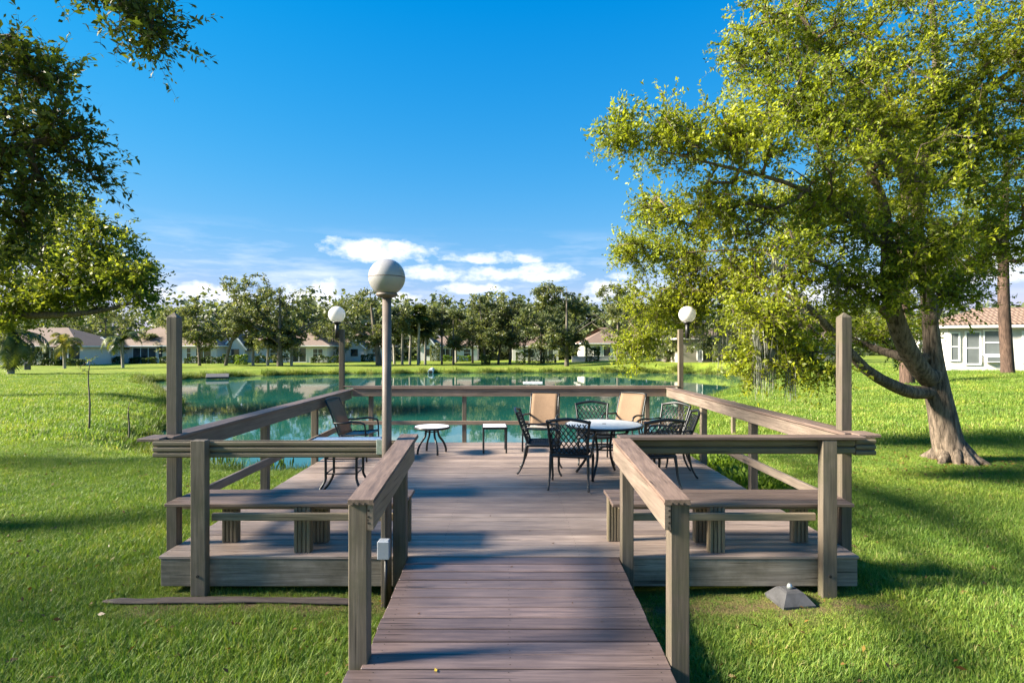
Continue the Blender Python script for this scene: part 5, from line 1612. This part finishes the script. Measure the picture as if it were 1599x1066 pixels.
for a, b, D, h, lb in [(25, 47, 73.5, 2.6, 'big reddish bush beside the shaggy palm'), (50, 70, 73.5, 2.2, 'round dark bush against the porch house wall'), (72, 96, 73.5, .8, 'low dark hedge under the porch house windows'), (104, 128, 73, .8, 'low hedge in front of the screened porch'),
                       (140, 160, 83, 1.1, 'hedge at the corner before the small gable'), (176, 190, 83, .9, 'small round hedge under the gable window'), (205, 242, 84, .8, 'long low hedge below the sliding doors'), (252, 264, 84, .9, 'small clipped shrub by the wide house'), (291, 318, 84, .9, 'clipped hedge right of the tall corner post'),
                       (325, 345, 84, .9, 'clipped hedge by the twin stemmed oak'), (350, 368, 82, 1.2, 'shrub below the bright gable'), (370, 384, 79, 1.3, 'yellow green rounded shrub near the bright gable'), (400, 432, 86, 1.0, 'hedge behind the thick oak trunk'), (487, 530, 87, 1.0, 'long dark clipped hedge at the end of the tan roofed house'),
                       (565, 582, 95, 1.2, 'shrub beside the small gabled house'), (672, 686, 98, 2.8, 'tall pale green bush before the grove house'), (692, 735, 97, .9, 'yellow green low hedge before the grove house'), (752, 765, 76, 1.4, 'dark bush at the foot of the grove'), (806, 820, 76, 1.5, 'dark rounded bush at the sunny end of the grove'),
                       (825, 850, 84, 2.6, 'big pale bush between grove and broad oak'), (848, 868, 88, 1.2, 'dark hedge left of the broad oak'), (915, 935, 86, 2.2, 'dark bush in front of the tiled roof house')]:
    hedge(a, b, D, h, lb, mat=M_GROUNDCOVER if 'yellow' in lb else M_FARLEAF if 'pale' in lb else M_HEDGE)


# low ground-cover plant by the deck and plants in the shallows
def leafy_plant(name, x, y, n, r, h, leaf, mat, label, cat, seed, aspect=.35, group=None, upright=.2):
    z = max(gh(x, y), ZW - .05); root = empty(name, (x, y, z), 0, label, cat, group); rg = np.random.default_rng(seed); V = []; Q = []; A = []
    m = MB()
    for i in range(n):
        a = rg.uniform(0, 6.283); rr = r * math.sqrt(rg.uniform()); ln = rg.uniform(.1, .6); hh = h * rg.uniform(.45, 1); bx, by = rr * math.cos(a), rr * math.sin(a)
        tx, ty = bx + math.cos(a) * ln * hh * .5, by + math.sin(a) * ln * hh * .5
        if i < 14: m.tube([(bx * .6, by * .6, -.03), (tx, ty, hh)], [.006, .004], 4)
        d = np.array([math.cos(a) * ln, math.sin(a) * ln, upright + rg.uniform(0, 1)]); d /= np.linalg.norm(d); sd_ = np.cross(d, rg.normal(0, 1, 3)); sd_ /= np.linalg.norm(sd_); L_ = leaf * rg.uniform(.6, 1.2); c = np.array([tx, ty, hh]); o = len(V)
        V += [tuple(c), tuple(c + d * L_ * .45 + sd_ * L_ * aspect * .5), tuple(c + d * L_), tuple(c + d * L_ * .45 - sd_ * L_ * aspect * .5)]; Q.append([o, o + 1, o + 2, o + 3]); A.append(rg.uniform())
    link('foliage', np_mesh('foliage', V, Q, mat, A), root); m.build('stem', mat, root)


for k, (px, py, D, h, n, lb) in enumerate([(338, 728, 12.5, .42, 26, 'upright leafy water plant farthest from the deck at the pond edge'), (356, 728, 12.45, .36, 20, 'second leafy water plant at the pond edge'), (366, 732, 12.2, .25, 14, 'short leafy water plant between two taller ones'),
                                           (420, 735, 12.2, .38, 22, 'leafy water plant beside the side rail post'), (433, 740, 12.1, .34, 22, 'leafy water plant tight by the side rail post'), (452, 742, 12.0, .26, 12, 'small leafy water plant close to the deck')]):
    leafy_plant('water_plant', (px - CX) * D / F, D, n, .14, h, .20, M_SHOREPLANT, lb, 'water plant', 70 + k, .2, 'water plants at the pond edge', .8)
for k, (x, y, n, r, h, lb) in enumerate([(3.55, 8.6, 520, .55, .22, 'bright green ground cover plant against the deck side'), (3.5, 9.7, 420, .50, .24, 'second patch of green ground cover nearer the pond')]):
    leafy_plant('ground_cover', x, y, n, r, h, .085, M_GROUNDCOVER, lb, 'plant', 90 + k, .6, 'ground cover beside the deck')


# saplings on the left lawn
def sapling(px, D, h, seed, label, twigs=9, leaf=0):
    bx = (px - CX) * D / F; bz = gh(bx, D); root = empty('sapling', (bx, D, bz), 0, label, 'sapling', 'young trees on the left lawn'); t = Tree(seed)
    t.limb([(bx, D, bz - .05), (bx + .02, D, bz + h * .4), (bx - .02, D, bz + h * .75), (bx + .03, D, bz + h)], [.026, .022, .016, .006], step=.2)
    t.grow(blob_points([((bx, D, bz + h * .95), (.38, .3, h * .16), twigs)], t.rg, .5), .2, .05, .1)
    t.wood('trunk', M_BARKFAR, root, .004, .5); t.leaves('crown', M_OAKMID, root, 5, .10, .06, .4)
    for o in root.children: o.matrix_parent_inverse = Matrix.Translation((-bx, -D, -bz))


sapling(139, 15.2, 1.85, 31, 'thin young tree with bare stem, the taller of two on the left lawn', 14)
sapling(201, 15.6, 1.1, 32, 'thin short young tree stem near the pond bend', 6)

# a scatter of shed oak leaves in the grass
def leaf_litter():
    rg = np.random.default_rng(15); n = 2600
    y = rg.uniform(2.8, 15, n); x = rg.uniform(-1, 1, n) * (y + .5); k = rg.integers(0, n, n // 3)
    x[k] = 8.2 + rg.normal(0, 1.3, len(k)); y[k] = 10.4 + rg.normal(0, 1.1, len(k))
    d = shore_dist(x, y); ok = (d > .5) & ~((np.abs(x) < 3.15) & (y > 4.9) & (y < 11.2)) & ~((x > -1) & (x < 1.05) & (y < 5)); x, y, d = x[ok], y[ok], d[ok]
    z = ground_h(x, y, d) + rg.uniform(.03, .06, len(x))
    tag(link('leaf_litter', leaf_mesh('leaf_litter', np.stack([x, y, z], 1), .055, .45, 1.2, M_FALLEN, rg, rnd=rg.uniform(0, .75, len(x)))), 'dry brown oak leaves scattered in the lawn grass', 'leaf litter', kind='stuff')


leaf_litter()
hedge(1405, 1474, 36, 2.3, 'tall green bush beside the bright white house with clay tiles', depth=1.6, leaf=.16, n=2600)

# wooden stake beyond the right railing
bx = X(1145, 14.5); tag(MB().box(bx - .045, bx + .045, 14.45, 14.54, gh(bx, 14.5) - .1, EYE - (626 - CY) * 14.5 / F, .006).build('wooden_stake', M_POST), 'square wooden stake standing in the lawn beyond the right railing', 'stake')

# things at the far water's edge
m = MB(); q = P(352, 588, 52); m.box(-.9, .9, -.6, .6, -.05, .12, .02, Matrix.Translation((q.x, 50.6, ZW + .22)) @ Matrix.Rotation(.45, 4, 'Z') @ Matrix.Rotation(.22, 4, 'X'))
tag(m.build('concrete_slab', M_CONC), 'pale concrete drain slab tilted into the water on the far bank', 'slab')
o = MB().box(-.75, .75, -.45, .45, 0, .10, .02).build('float', M_WHITEPLASTIC, None, (X(832, 45), 45, ZW - .03)); o['label'] = 'flat white float lying on the pond'; o['category'] = 'float'
dp = empty('drain_outlet', (X(674, 62.2), 62.0, ZW + .18), 0, 'white drain pipe outlet in the far bank', 'pipe')
MB().tube([(0, -.7, .0), (0, .9, .12)], .30, 16).build('pipe', M_WHITEPLASTIC, dp); MB().tube([(0, -.71, .0), (0, -.69, .0)], .23, 16).build('pipe_mouth', M_HOLE, dp)  # mouth is a dark disc painting the shade inside the pipe
sg = empty('lawn_marker', (X(43, 60), 60, gh(X(43, 60), 60)), .2, 'small pale marker stone standing on the left lawn near the shaggy palm', 'marker')
MB().box(-.28, .28, -.12, .12, -.1, .75, .05).build('stone', M_CONC, sg)
